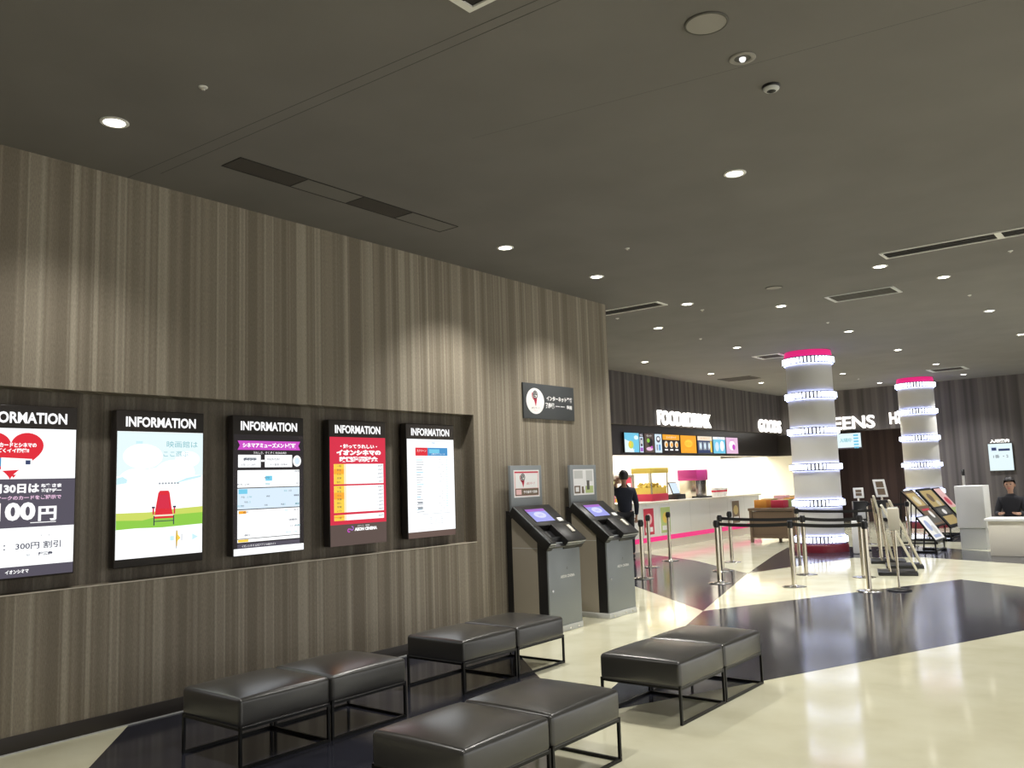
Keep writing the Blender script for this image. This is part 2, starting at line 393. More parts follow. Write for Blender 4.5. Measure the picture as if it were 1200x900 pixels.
# ------------------------------------------------------------------ ceiling vents
def vent(label, x0, x1, y0, y1, z, frame_m, core_m, fw=.022, div=(), slats=3):
    cx, cy = (x0+x1)/2, (y0+y1)/2
    t = thing('ceiling_vent', label, 'vent', (cx, cy, z)); hx, hy = (x1-x0)/2, (y1-y0)/2
    f = MB()
    for q in ((-hx, -hy, hx, -hy+fw), (-hx, hy-fw, hx, hy), (-hx, -hy+fw, -hx+fw*1.5, hy-fw), (hx-fw*1.5, -hy+fw, hx, hy-fw)): f.box(q[0], q[1], -.012, q[2], q[3], -.0005, frame_m)
    for d in div: f.box(d-cx-.03, -hy+fw, -.011, d-cx+.03, hy-fw, -.0005, frame_m)
    f.build('frame', t)
    c = MB(); c.box(-hx+fw, -hy+fw, -.003, hx-fw, hy-fw, -.0005, core_m)
    for k in range(slats):
        yy = -hy+fw+(2*hy-2*fw)*(k+1)/(slats+1); c.box(-hx+fw, yy-.006, -.009, hx-fw, yy+.006, -.003, core_m)
    c.build('grille', t)
    return t
vent('white framed black slot vent cut by the top edge of the view', 3.31, 3.95, 2.66, 2.995, CE, 'white trim', 'vent black', .028)
vent('long white framed slot vent with a divider at the upper right', 3.46, 6.0, 9.42, 9.71, CE, 'white trim', 'vent black', .02, (4.57,))
vent('wide grey vent panel with white ends on the step of the ceiling', 2.03, 2.95, 12.0, 12.5, CF, 'light grey', 'vent grey', .03, (), 5)
vent('short black vent at the end of the left wall', -.55, .59, 9.80, 10.1, CE, 'white trim', 'vent black', .025)
vent('small vent left of the top of the near lit pillar', -1.12, -.53, 16.95, 17.55, CF, 'white trim', 'vent dim', .04)
vent('dark return vent over the food counter sign', -3.42, -2.55, 20.25, 20.95, CF, 'vent dim', 'vent dim', .04)
vent('thin vent above the far lit pillar', .89, 1.74, 22.95, 23.7, CF, 'light grey', 'vent dim', .05)
t = thing('slot_diffuser', 'long dark recessed slot in the ceiling running along the left wall', 'vent', (.81, 4.44, CE))
f = MB()
for q in ((-.115, -1.12, -.108, 1.12), (.108, -1.12, .115, 1.12), (-.108, -1.12, .108, -1.113), (-.108, 1.113, .108, 1.12), (-.108, -.545, .108, -.535), (-.108, .005, .108, .015), (-.108, .545, .108, .555)): f.box(q[0], q[1], -.006, q[2], q[3], -.0005, 'ceiling joint')
f.build('frame', t)
for y0, y1 in ((-1.113, -.545), (.015, .545)):
    c = MB(); c.box(-.108, y0, -.003, .108, y1, -.0005, 'vent dim'); c.build('grille', t)
for y0, y1 in ((-.535, .005), (.555, 1.113)):
    c = MB(); c.box(-.108, y0, -.003, .108, y1, -.0005, 'slot blank'); c.build('blank_panel', t)

# ------------------------------------------------------------------ information screens in the niche
SX = -.062     # face of the screens
def monitor(y0, y1, label, paint, z0=1.05, z1=2.16, sz0=1.11, sz1=2.008):
    w = y1-y0
    t = thing('information_display', label, 'screen', (SX, (y0+y1)/2, z0))
    O = dict(o=(0, -w/2, 0), u=(0, 1, 0), v=(0, 0, 1), w=(1, 0, 0))
    c = MB(**O); c.bbox(0, 0, -.085, w, z1-z0, 0, 'satin black', .006); c.build('casing', t)
    k = MB(**O); k.box(w*.3, .35, -.116, w*.7, .75, -.084, 'black plastic'); k.build('wall_bracket', t)
    s = MB(**O); m0, m1 = .008, w-.008
    s.frame((0, -w/2, sz0-z0), (0, 1, 0), (0, 0, 1), (1, 0, 0))
    paint(s, m0, m1, sz1-sz0)
    s.build('screen', t)
    h = MB(**O); h.frame((0, -w/2, 0), (0, 1, 0), (0, 0, 1), (1, 0, 0))
    h.text('INFORMATION', w*.5, (sz1+z1)/2-z0-.006, .074, .0015, 'lcd header white', w*.80, .0025)
    h.build('header_lettering', t)
    return t
W0 = 'lcd white'
def p_heart(s, a, b, H):
    s.rect(a, 0, b, H, .001, W0)
    # red heart
    cx, cy = .27, .745
    pts = []
    for k in range(60):
        q = 2*math.pi*k/60; pts.append((cx+.20*math.sin(q)**3*1.0, cy+.0105*(13*math.cos(q)-5*math.cos(2*q)-2*math.cos(3*q)-math.cos(4*q))))
    s.poly(pts[::-1], .002, 'lcd red')
    s.text('イオンカードとシネマの', cx, .79, .030, .003, 'lcd header white', .31, .0015)
    s.text('すごくイイ関係!!', cx, .755, .028, .003, 'lcd header white', .22, .0015)
    s.poly([(.13, .64), (.22, .655), (.22, .71), (.13, .69)], .003, 'lcd blue')
    s.poly([(.215, .625), (.40, .635), (.40, .70), (.215, .71)], .0035, W0); s.rect(.36, .665, .39, .692, .004, 'lcd navy')
    s.poly([(.275, .600), (.305, .600), (.29, .580)], .0045, 'lcd red')
    s.rect(a, .262, b, .572, .002, 'lcd slate')
    s.text('毎月30日は', .27, .512, .066, .003, 'lcd header white', .36, .003)
    s.text('お客さま', .525, .527, .026, .003, 'lcd header white', .13, .0015); s.text('感謝デー', .525, .495, .026, .003, 'lcd header white', .13, .0015)
    s.text('イオンマークのカードをご提示で', .34, .452, .028, .003, 'lcd pink', .50, .001)
    s.text('1,100', .245, .355, .135, .003, 'lcd header white', .37, .006); s.text('円', .505, .345, .095, .003, 'lcd header white', .115, .003); s.rect(.40, .287, .56, .292, .003, 'lcd header white')
    s.text('・', .47, .205, .012, .003, 'lcd ink'); s.text('・', .52, .205, .012, .003, 'lcd ink')
    s.text('： 300円 割引', .42, .145, .046, .003, 'lcd ink', .35, .0005)
    s.text('一般', .38, .085, .014, .003, 'lcd grey', .05); s.text('鑑賞券', .50, .088, .022, .003, 'lcd ink', .09, .001)
    s.rect(a, -.05, b, .018, .002, 'lcd slate'); s.text('イオンシネマ', .33, -.014, .026, .003, 'lcd header white', .14, .001)
def p_chair(s, a, b, H):
    s.rect(a, 0, b, H, .001, W0)
    n = 10
    for k in range(n): pass
    s.rect(a, .58, b, H-.002, .0015, 'lcd pale sky')
    for (x, y, r) in ((.2, .72, .15), (.45, .60, .16), (.16, .55, .14), (.55, .70, .10), (.33, .52, .2)):
        s.disc(x, y, r, r*.6, .0018+r*.001, W0)
    s.poly([(a, .52), (.08, .53), (.085, .555), (.05, .575), (a, .565)], .003, 'lcd sky')
    s.poly([(.44, .52), (.66, .565), (.665, .58), (.54, .56)], .003, 'lcd sky')
    # grass band, lit patch on top
    s.poly([(a, .213), (.35, .205), (b, .215), (b, .345), (.45, .335), (.25, .318), (a, .32)], .003, 'lcd green')
    s.poly([(a, .27), (.2, .262), (.34, .29), (b, .30), (b, .345), (.45, .335), (.25, .318), (a, .32)], .0035, 'lcd lime')
    s.poly([(a, .205), (.16, .21), (.33, .232), (.2, .24), (a, .232)], .0035, 'lcd green')
    # red cinema chair
    cx = .363
    s.poly([(cx-.067, .33), (cx+.062, .33), (cx+.043, .455), (cx+.033, .470), (cx-.032, .470), (cx-.045, .455)], .0045, 'lcd red')
    s.poly([(cx-.05, .34), (cx+.047, .34), (cx+.034, .44), (cx-.036, .44)], .005, 'lcd crimson')
    s.poly([(cx-.072, .295), (cx+.07, .295), (cx+.062, .33), (cx-.066, .33)], .0052, 'lcd red')
    s.rect(cx-.078, .286, cx+.077, .297, .0055, 'lcd cream'); s.rect(cx-.075, .270, cx+.074, .285, .0055, 'lcd red')
    for d in (-1, 1):
        s.rect(cx+d*.082-.006, .30, cx+d*.082+.006, .352, .0056, 'lcd crimson'); s.rect(cx+d*.082-.012, .345, cx+d*.082+.012, .357, .0058, 'lcd ink')
        s.rect(cx+d*.076-.004, .222, cx+d*.076+.004, .29, .0056, 'lcd ink')
    s.rect(cx-.076, .248, cx+.076, .254, .0056, 'lcd ink')
    s.text('映画館は', .505, .81, .048, .003, 'lcd teal', .25); s.text('ここ選ぶ', .455, .738, .040, .003, 'lcd teal', .20)
    s.text('ー', .17, .82, .02, .003, 'lcd sky', .05)
    s.text('– – – – – – –', .40, .523, .012, .003, 'lcd grey', .16)
    # footer icons: small figure and arrows
    s.rect(.415, .105, .445, .138, .003, 'lcd sky'); s.poly([(.462, .06), (.470, .06), (.474, .10), (.497, .12), (.476, .145), (.472, .175), (.462, .175), (.458, .12)], .0035, 'lcd yellow'); s.rect(.463, .045, .467, .178, .004, 'lcd ink'); s.rect(.505, .10, .510, .15, .003, 'lcd grey')
    s.poly([(.592, .10), (.64, .12), (.592, .146)], .003, 'lcd sky')
def p_amuse(s, a, b, H):
    s.rect(a, 0, b, H, .001, 'lcd black')
    random.seed(3)
    for k in range(70):
        x, y = random.choice([random.uniform(a, .035), random.uniform(b-.035, b), random.uniform(a, b)]), random.uniform(.06, H)
        if .04 < x < b-.04 and y < .80: continue
        s.disc(x, y, .003, .003, .0015, 'lcd brown', 8)
    s.poly([(.04, .775), (b-.03, .775), (b-.05, .812), (b-.03, .848), (.04, .848), (.06, .812)], .002, 'lcd magenta')
    s.text('シネマアミューズメント情報', .345, .812, .042, .003, 'lcd header white', .52, .002)
    s.text('うれしさ、ぞくぞく PLEASURE!', .345, .752, .020, .003, 'lcd header white', .32)
    s.rect(.045, .635, .255, .735, .002, W0); s.rect(.295, .635, .565, .735, .002, W0); s.disc(.615, .685, .042, .047, .002, W0); s.disc(.615, .685, .026, .03, .003, 'lcd pale blue')
    s.rect(.258, .68, .292, .695, .002, 'lcd header white')
    s.text('ポイント', .15, .70, .025, .003, 'lcd ink', .12, .001); s.rect(.10, .692, .215, .712, .0028, 'lcd grey')
    s.text('お買い上げ 200円', .14, .656, .016, .003, 'lcd ink', .13); s.text('WAON POINT', .38, .70, .020, .003, 'lcd ink', .13); s.text('シネマ鑑賞 1本無料', .42, .656, .017, .003, 'lcd ink', .2)
    for (y0, y1, c) in ((.475, .612, W0), (.305, .468, 'lcd pale blue'), (.075, .298, W0), (.045, .070, W0)): s.rect(.04, y0, b-.04, y1, .002, c)
    s.rect(.30, .525, .365, .565, .003, 'lcd cyan'); s.rect(.05, .425, .13, .462, .003, 'lcd cyan'); s.rect(.05, .268, .12, .292, .003, 'lcd orange'); s.rect(.045, .048, .14, .068, .003, 'lcd yellow')
    rows = ['映画', '券売', '作品', '上映', '会員', '割引', '土日', '本日', '予約', '時間']
    for k in range(38):
        x = random.choice([.07, .13, .31, .48, .54, .60])+random.uniform(-.02, .02); y = random.choice([.60, .55, .50, .44, .40, .36, .33, .28, .245, .2, .15, .1])
        s.text(rows[k % 10], x, y, .015, .0035, 'lcd ink' if k % 3 else 'lcd teal', .03+.02*(k % 2))
    s.rect(.04, -.002, b-.04, .035, .002, 'lcd slate'); s.text('イオンシネマ 公式アプリ WEBサイト', .24, .016, .018, .003, 'lcd header white', .32)
    s.rect(a, -.055, b, -.002, .0025, W0)
def p_price(s, a, b, H):
    s.rect(a, .05, b, H, .001, 'lcd crimson')
    s.text('・知ってうれしい・', .345, H-.082, .040, .003, 'lcd header white', .44, .002)
    s.text('イオンシネマの', .345, H-.138, .052, .003, 'lcd header white', .53, .004)
    s.text('映画鑑賞料金', .345, H-.198, .050, .003, 'lcd header white', .46, .004)
    for (y0, y1, n) in ((.405, .583, 5), (.155, .39, 7), (.085, .135, 1)):
        s.rect(.05, y0, b-.03, y1, .002, W0); s.rect(.05, y0, .165, y1, .0025, 'lcd yellow'); s.rect(.05, (y0+y1)/2, .165, y0+.75*(y1-y0), .0028, 'lcd orange'); s.rect(.165, y0, .19, y1, .0027, 'lcd pale yellow')
        for k in range(n):
            y = y1-(y1-y0)*(k+.5)/n
            s.text(['一般', '学生', '小人', '夫婦', '障がい', '早朝', 'レイト'][k], .108, y, .02, .0035, 'lcd ink', .05)
            s.text(['1,800円', '1,500円', '1,000円', '2,200円', '1,100円', '1,300円', '1,000円'][k], b-.075, y, .019, .0035, 'lcd ink', .07)
            if k: s.rect(.19, y1-(y1-y0)*k/n-.0008, b-.03, y1-(y1-y0)*k/n+.0008, .003, 'lcd pale blue')
    # footer logo
    s.rect(a, -.135, b, .05, .001, 'lcd brown')
    s.arc(.215, -.005, .018, .009, 20, 320, .003, 'lcd magenta'); s.arc(.25, .012, .020, .011, 180, 470, .003, 'lcd violet')
    s.text('心がうごく、映画館', .385, .030, .013, .003, 'lcd header white', .14); s.text('AEON CINEMA', .415, .001, .030, .003, 'lcd header white', .27, .002)
def p_sched(s, a, b, H):
    s.rect(a, 0, b, H, .001, W0)
    s.text('上映案内', .37, H-.035, .016, .003, 'lcd blue', .08)
    s.rect(.12, .735, .29, .815, .002, 'lcd red'); s.rect(.29, .735, .58, .815, .002, 'lcd blue'); s.rect(.31, .76, .46, .80, .003, 'lcd cyan')
    s.text('スクリーン', .205, .785, .024, .003, 'lcd header white', .13); s.text('上映スケジュール', .44, .752, .016, .0035, 'lcd header white', .2)
    random.seed(5)
    for k in range(22):
        y = .70-k*.024
        s.rect(.13, y-.009, .15+random.uniform(.03, .09), y-.003, .002, 'lcd grey' if k % 5 else 'lcd cyan')
        s.text('%d:%02d' % (9+k//2, random.choice((0, 15, 30, 45))), .46+.02*(k % 3), y-.004, .014, .003, 'lcd grey', .035)
        s.text('%d:%02d' % (11+k//2, random.choice((5, 20, 35, 50))), .56, y-.006, .013, .003, 'lcd cyan', .03)
    for y in (.27, .215): s.rect(.14, y, .21, y+.02, .003, 'lcd grey')
    s.rect(.2, .165, .6, .168, .002, 'lcd grey')
    for k in range(4): s.text('○空席あり △残りわずか ×満席', .39, .13-k*.02, .011, .003, 'lcd grey', .2)
    s.rect(a, -.058, b, 0, .0015, 'lcd dim footer')
monitor(2.03, 2.715, 'leftmost INFORMATION screen with red heart and 1,100 yen offer, cut by the photo edge', p_heart)
monitor(2.985, 3.668, 'INFORMATION screen showing a red chair on green grass', p_chair)
monitor(3.925, 4.612, 'INFORMATION screen with magenta ribbon title over a white and blue table', p_amuse)
monitor(4.885, 5.562, 'red INFORMATION screen listing ticket prices in white boxes', p_price, sz0=1.185)
monitor(5.83, 6.512, 'white INFORMATION screen with red and blue schedule bar, furthest along the niche', p_sched)

# ------------------------------------------------------------------ wall sign above the kiosks
t = thing('wall_sign', 'dark grey wall sign with white circle logo and white Japanese lettering', 'sign', (0, 8.11, 2.475))
O = dict(o=(0, 0, 0), u=(0, 1, 0), v=(0, 0, 1), w=(1, 0, 0))
b = MB(**O); b.bbox(-.505, -.203, 0.0005, .505, .203, .022, 'sign grey', .003); b.build('board', t)
def e_logo(s, x, y, k, w, dark='ink', red='print red'):
    s.arc(x, y+.05*k, .048*k, .036*k, -30, 330, w, dark); s.arc(x, y+.05*k, .030*k, .016*k, 0, 300, w, dark); s.rect(x-.018*k, y+.046*k, x+.03*k, y+.056*k, w+.0005, dark)
    s.arc(x-.004*k, y+.045*k, .060*k, .048*k, 150, 290, w, red); s.poly([(x-.034*k, y+.01*k), (x+.034*k, y+.01*k), (x+.02*k, y-.04*k), (x+.004*k, y-.085*k), (x-.012*k, y-.04*k)], w, red)
b = MB(**O); b.disc(-.285, 0, .172, .150, .0235, 'print white', 40); b.text('e席リザーブ', -.285, -.080, .022, .0245, 'print brown', .16); b.text('チケット', -.285, -.112, .012, .0245, 'print red', .06)
e_logo(b, -.285, .022, 1.0, .0245); b.build('logo_disc', t)
b = MB(**O); b.text('インターネット予約', .20, .045, .060, .0235, 'print white', .53, .003); b.text('発券機', -.005, -.040, .066, .0235, 'print white', .19, .003)
b.rect(.11, -.046, .20, -.038, .0235, 'print white'); b.rect(.215, -.046, .30, -.038, .0235, 'print white'); b.text('専用', .395, -.046, .05, .0235, 'print white', .11, .003); b.build('lettering', t)

# ------------------------------------------------------------------ ticket kiosks
def make_kiosk(y, poster, labels):
    t = thing('ticket_kiosk', labels, 'kiosk', (0, y, 0)); W = .29
    side = [(.12, .06), (.45, .06), (.45, 1.0), (.22, 1.215), (.12, 1.17)]
    b = MB(); b.prism(side, -W, W, 'side grey', 1); b.box(.12, -W-.001, .862, .45, -W, .868, 'light grey'); b.build('body', t)
    b = MB(); b.box(.03, -W+.02, .0, .12, W-.02, 1.25, 'black plastic'); b.box(.45, -W, .06, .565, W, .97, 'black plastic'); b.build('spine', t)
    b = MB(); b.bbox(.565, -W, .06, .585, W, .915, 'brushed grey', .003); d = b.build('door', t)
    b = MB(); b.frame((.587, 0, .62), (0, 1, 0), (0, 0, 1), (1, 0, 0)); b.text('AEON CINEMA', .045, -.06, .030, 0, 'print white', .26, .001); b.arc(.04, .02, .012, .007, 20, 320, 0, 'vent grey', 12); b.build('lettering', d)
    b = MB(); b.tube((.584, -.235, .43), (.594, -.235, .43), .014, 'chrome', 12); b.build('lock', d)
    b = MB(); b.bbox(.20, -W-.004, 0, .592, W+.004, .06, 'light grey', .003)
    for k in (-.2, .05, .2): b.box(.592, k-.012, .018, .596, k+.012, .034, 'chrome')
    b.build('plinth', t)
    # sloping console
    o = Vector((.16, 0, 1.285)); e = Vector((.64, 0, .905)); v = (e-o).normalized(); n = Vector((-v.z, 0, v.x)).normalized()
    n = n if n.z > 0 else -n
    Ld = (e-o).length; u = Vector((0, 1, 0))
    D = MB(o, u, v, n); HW = .325
    D.bbox(-HW, 0, -.085, HW, Ld*.55, .02, 'console black', .004)
    D.bbox(-HW, Ld*.54, -.085, -HW+.10, Ld, .02, 'console black', .004)
    D.box(-HW+.10, Ld*.54, -.055, -.02, Ld, -.035, 'black plastic')
    D.bbox(-.02, Ld*.54, -.085, HW, Ld, .03, 'console black', .004)
    D.build('console', t)
    for (x0, x1) in ((-HW, -HW+.10), (-.02, HW)):
        D = MB(o, u, v, n); D.box(x0+.004, Ld-.002, -.03, x1-.004, Ld+.0045, .014, 'brushed grey'); D.box(x0+.004, Ld+.0045, .0, x1-.004, Ld+.006, .014, 'light grey'); D.box(x0+.004, Ld+.0045, -.016, x1-.004, Ld+.0055, .0, 'black plastic'); D.build('edge_trim', t)
    D = MB(o, u, v, n); D.box(-HW-.001, .01, .012, -HW+.005, Ld-.01, .022, 'brushed grey'); D.build('side_trim', t)
    D = MB(o, u, v, n); D.box(-.215, .055, .02, .145, Ld*.46, .024, 'black plastic'); D.rect(-.20, .07, .13, Ld*.45, .0245, 'lcd lavender'); D.rect(-.20, .07, .13, .11, .025, 'lcd violet'); D.disc(-.03, .17, .10, .05, .0252, 'lcd pale lavender'); D.text('予約', -.03, .17, .04, .0256, 'lcd lavender', .09)
    D.frame(o, u, -v, n); D.build('touch_screen', t)
    D = MB(o, u, v, n); D.bbox(.18, .245, .02, .26, .30, .035, 'white paint', .003); D.bbox(.20, Ld*.62, .03, .25, Ld*.80, .045, 'off white', .003); D.box(.16, Ld*.58, .03, .27, Ld*.61, .034, 'chrome'); D.build('card_reader', t)
    # poster panel on top
    b = MB(); b.bbox(.085, -W+.01, 1.24, .12, W-.01, 1.735, 'brushed grey', .004); p = b.build('panel', t)
    b = MB(); b.frame((.1215, 0, 1.24), (0, 1, 0), (0, 0, 1), (1, 0, 0)); poster(b); b.build('poster', p)
    return t
def po1(s):
    s.rect(-.23, .15, .23, .445, 0, 'print white'); s.rect(-.215, .165, .215, .43, .0006, 'print pink'); s.rect(-.215, .415, .215, .43, .001, 'print red')
    s.rect(-.20, .25, .20, .41, .001, 'print white'); e_logo(s, -.07, .325, .85, .0015); s.text('e席リザーブ', .07, .30, .030, .0015, 'print red', .15)
    s.rect(-.21, .17, .21, .245, .0012, 'print brown'); s.rect(-.195, .18, -.10, .235, .0018, 'print pink'); s.text('予約番号で発券', .06, .207, .032, .0018, 'print white', .25, .001)
def po2(s):
    s.rect(-.22, .14, .22, .445, 0, 'print white')
    s.rect(-.205, .335, -.02, .43, .0006, 'light grey'); s.rect(.05, .30, .19, .43, .0006, 'light grey'); s.rect(-.01, .20, .02, .42, .001, 'print white')
    s.rect(-.205, .16, -.08, .25, .0006, 'print brown'); s.rect(-.18, .18, -.11, .235, .001, 'print white'); s.rect(.03, .16, .20, .245, .0006, 'print green'); s.rect(.06, .20, .12, .31, .001, 'vent grey'); s.rect(-.05, .16, .0, .24, .0008, 'print brown')
make_kiosk(7.48, po1, 'grey ticket kiosk with a pink and white poster panel, nearer the benches')
make_kiosk(8.605, po2, 'grey ticket kiosk at the end of the wall, with a white photo poster panel')

# ------------------------------------------------------------------ bench seats (eight identical modules in pairs)
def rounded(dx, dy, dz, r, dome):
    hx, hy, hz = dx/2, dy/2, dz/2
    def cs(h):
        e = [0, .12, .3, .55, .8, 1.0]; L = [-h+r*q for q in e]; inner = [(-h+r)+(2*h-2*r)*k/6 for k in range(1, 6)]
        return L + inner + [-q for q in L[::-1]]
    X, Y, Z = cs(hx), cs(hy), sorted(set(round(q, 6) for q in cs(hz)))
    bm = bmesh.new()
    def face(A, B, f):
        g = [[bm.verts.new(f(p, q)) for q in B] for p in A]
        for i in range(len(A)-1):
            for j in range(len(B)-1): bm.faces.new((g[i][j], g[i+1][j], g[i+1][j+1], g[i][j+1]))
    for sgn in (-1, 1):
        face(X, Y, lambda p, q: (p, q, sgn*hz)); face(X, Z, lambda p, q: (p, sgn*hy, q)); face(Y, Z, lambda p, q: (sgn*hx, p, q))
    bmesh.ops.remove_doubles(bm, verts=bm.verts[:], dist=1e-5); bmesh.ops.recalc_face_normals(bm, faces=bm.faces[:])
    for v in bm.verts:
        p = v.co.copy(); q = Vector((max(-hx+r, min(hx-r, p.x)), max(-hy+r, min(hy-r, p.y)), max(-hz+r, min(hz-r, p.z))))
        d = p-q
        if d.length > 1e-7: v.co = q + d.normalized()*r
        kx, ky = v.co.x/hx, v.co.y/hy
        if p.z > 0: v.co.z += dome*max(0, 1-abs(kx)**3)*max(0, 1-abs(ky)**3)
        sq = max(0, 1-(v.co.z/hz)**2)*.006
        v.co.x += sq*kx*max(0, 1-ky*ky); v.co.y += sq*ky*max(0, 1-kx*kx)
    return bm
MX, MY = .60, .648
def make_bench():
    t = thing('bench_seat', '', 'bench')
    b = MB(o=(0, 0, .305)); b.bm(rounded(MX, MY, .165, .026, .024), 'black leather', True); c = b.build('cushion', t)
    b = MB(); hx, hy = MX/2-.002, MY/2-.002
    for z in (.140,):
        pass
    q = .0045
    s = MB()      # seam welt round the lower edge
    for (x0, y0, x1, y1) in ((-hx, -hy, hx, -hy), (hx, -hy, hx, hy), (hx, hy, -hx, hy), (-hx, hy, -hx, -hy)): s.tube((x0*.985, y0*.985, .228), (x1*.985, y1*.985, .228), q, 'black leather', 6)
    s.build('seam_welt', c)
    lx, ly, h = MX/2-.010, MY/2-.010, .008
    for sx, sy in ((-1, -1), (1, -1), (1, 1), (-1, 1)):
        b = MB(); b.box(sx*lx-h, sy*ly-h, 0, sx*lx+h, sy*ly+h, .235, 'black steel'); b.build('leg', t)
    b = MB(); b.box(-lx+h, ly-h, 0, lx-h, ly+h, .016, 'black steel'); b.build('floor_bar', t)
    for sx in (-1, 1):
        b = MB(); b.box(sx*lx-h, -ly+h, 0, sx*lx+h, ly-h, .016, 'black steel'); b.build('floor_rail', t)
    b = MB()
    for sx in (-1, 1): b.box(sx*lx-h, -ly+h, .212, sx*lx+h, ly-h, .226, 'black steel')
    for sy in (-1, 1): b.box(-lx+h, sy*ly-h, .212, lx-h, sy*ly+h, .226, 'black steel')
    b.box(-lx+h, -ly+h, .2235, lx-h, ly-h, .2265, 'black plastic')
    b.build('seat_frame', t)
    return t
bench = make_bench(); first = True
for cx, y0, l0, l1 in ((1.22, 2.925, 'black leather bench seat nearest the camera along the wall, below the chair screen', 'black leather bench seat along the wall, far half of the pair below the screens'),
                       (1.17, 4.87, 'black leather bench seat by the wall, near half of the pair before the kiosks', 'black leather bench seat right in front of the first ticket kiosk'),
                       (2.925, 2.905, 'black leather bench seat at the bottom edge of the photo, nearest of all', 'black leather bench seat joined behind the one at the bottom edge'),
                       (2.895, 4.985, 'black leather bench seat of the right hand pair, half standing on cream floor', 'black leather bench seat of the right hand pair, half nearest the rope posts')):
    for k, lab in enumerate((l0, l1)):
        o = bench if first else copy_tree(bench)
        first = False
        o.location = (cx, y0+MY/2+k*(MY+.012), 0.001); o['label'] = lab; o['group'] = 'black leather bench seats'

# ------------------------------------------------------------------ lit pillars
def pillar(x, y, label, H=CF, R_=.445):
    t = thing('lit_pillar', label, 'pillar', (x, y, 0))
    b = MB(); b.lathe([(R_, .18), (R_, H-.24)], 'column skin', 56, cap=False); b.build('shaft', t)
    b = MB(); b.lathe([(R_+.07, 0), (R_+.07, .12), (R_+.05, .16), (R_, .17)], 'maroon', 56, cap=False); b.build('plinth', t)
    b = MB(); b.lathe([(R_-.02, H-.24), (R_+.02, H-.17), (R_+.02, H-.10), (R_+.0, H-.001)], 'led pink', 56, cap=False); b.build('crown', t)
    for k in range(6):
        z = .24+.712*k
        if k == 5: z = H-.20
        g = MB(); g.lathe([(R_, z-.070), (R_+.058, z-.070), (R_+.058, z-.060), (R_+.024, z-.060), (R_+.024, z+.060), (R_+.058, z+.060), (R_+.058, z+.070), (R_, z+.070)], 'vent black', 56, cap=False)
        g.lathe([(R_+.004, z+.0705), (R_+.030, z+.0705)], 'added glow strip', 56, cap=False); g.lathe([(R_+.030, z-.0705), (R_+.004, z-.0705)], 'added glow strip', 56, cap=False)  # strips added only to cast a bluish glow on the shaft
        ring = g.build('light_ring', t)
        g = MB(); n = 42
        for j in range(n):
            a = 2*math.pi*j/n; g.frame((math.cos(a)*(R_+.025), math.sin(a)*(R_+.025), z), (-math.sin(a), math.cos(a), 0), (0, 0, 1), (math.cos(a), math.sin(a), 0))
            g.box(-.0185, -.053, 0, .0185, .053, .036, 'led white')
        g.build('lamp_blocks', ring)
    return t
pillar(-.08, 17.32, 'near round white pillar with six glowing lamp rings and a pink crown')
pillar(.17, 24.90, 'far round white pillar with glowing lamp rings, behind the poster racks')

# ------------------------------------------------------------------ signs of light, menu screens
def letters(body, label, o, u, v, w, cx, cy, h, width):
    t = thing('lit_sign', label, 'sign', o)
    b = MB((0, 0, 0), u, v, w); b.text(body, cx, cy, h, .03, 'sign glow', width, .007, .022); b.build('letters', t)
    b = MB((0, 0, 0), u, v, w)
    n = max(2, int(width/.5))
    for k in range(n): b.tube((cx-width/2+width*(k+.5)/n, cy, .0005), (cx-width/2+width*(k+.5)/n, cy, .03), .012, 'black steel', 8)
    b.build('standoff', t)
U1, V1, W1 = (0, 1, 0), (0, 0, 1), (1, 0, 0)
letters('FOOD&DRINK', 'white glowing FOOD&DRINK letters on the dark fascia', (-4.2, 19.85, 3.01), U1, V1, W1, 0, 0, .36, 2.9)
letters('GOODS', 'white glowing GOODS letters left of the near pillar', (-4.2, 25.45, 3.01), U1, V1, W1, 0, 0, .38, 1.75)
U2, W2 = (1, 0, 0), (0, -1, 0)
letters('SCREENS', 'white glowing SCREENS letters half hidden by the near pillar', (-2.45, 26.4, 3.0), U2, V1, W2, 0, 0, .38, 2.2)
letters('H&', 'short white glowing letters beside the far pillar', (-.72, 26.4, 3.05), U2, V1, W2, 0, 0, .34, .42)

def panel_screen(name, label, cat, o, u, v, w, hw, hh, paint, depth=.05, case='black plastic', group=None):
    t = thing(name, label, cat, o, group=group)
    b = MB((0, 0, 0), u, v, w); b.bbox(-hw-.012, -hh-.012, .0005, hw+.012, hh+.012, depth, case, .004); b.build('casing', t)
    b = MB((0, 0, 0), u, v, w); b.rect(-hw, -hh, hw, hh, depth+.001, 'lcd black'); b.frame((0, 0, 0), u, v, w); paint(b, hw, hh, depth+.002); b.build('screen', t)
    return t
def m_blue(s, a, h, w):
    s.rect(-a, -h, a, h, w, 'lcd cyan'); s.poly([(-a, -h), (a*.3, -h), (-.1, .02), (-a, .08)], w+.001, 'lcd pale sky'); s.disc(-.05, -.05, .12, .09, w+.002, 'lcd lime'); s.disc(-.09, -.03, .05, .07, w+.003, 'lcd yellow'); s.disc(.2, .12, .10, .05, w+.001, 'lcd pale sky'); s.text('SUMMER', -.05, -.17, .05, w+.003, 'lcd header white', .3)
def m_list(s, a, h, w):
    s.rect(-a, -h, a, h, w, 'lcd pale blue'); s.rect(-a, h*.62, a, h, w+.001, 'lcd slate'); s.rect(-a*.6, -h*.35, a*.6, h*.5, w+.001, 'lcd slate'); s.text('MENU', 0, h*.8, .05, w+.002, 'lcd header white', a*1.4); s.rect(-a*.25, -h*.1, a*.25, h*.3, w+.002, 'lcd header white'); s.rect(-a*.8, -h*.9, a*.8, -h*.5, w+.001, 'lcd violet')
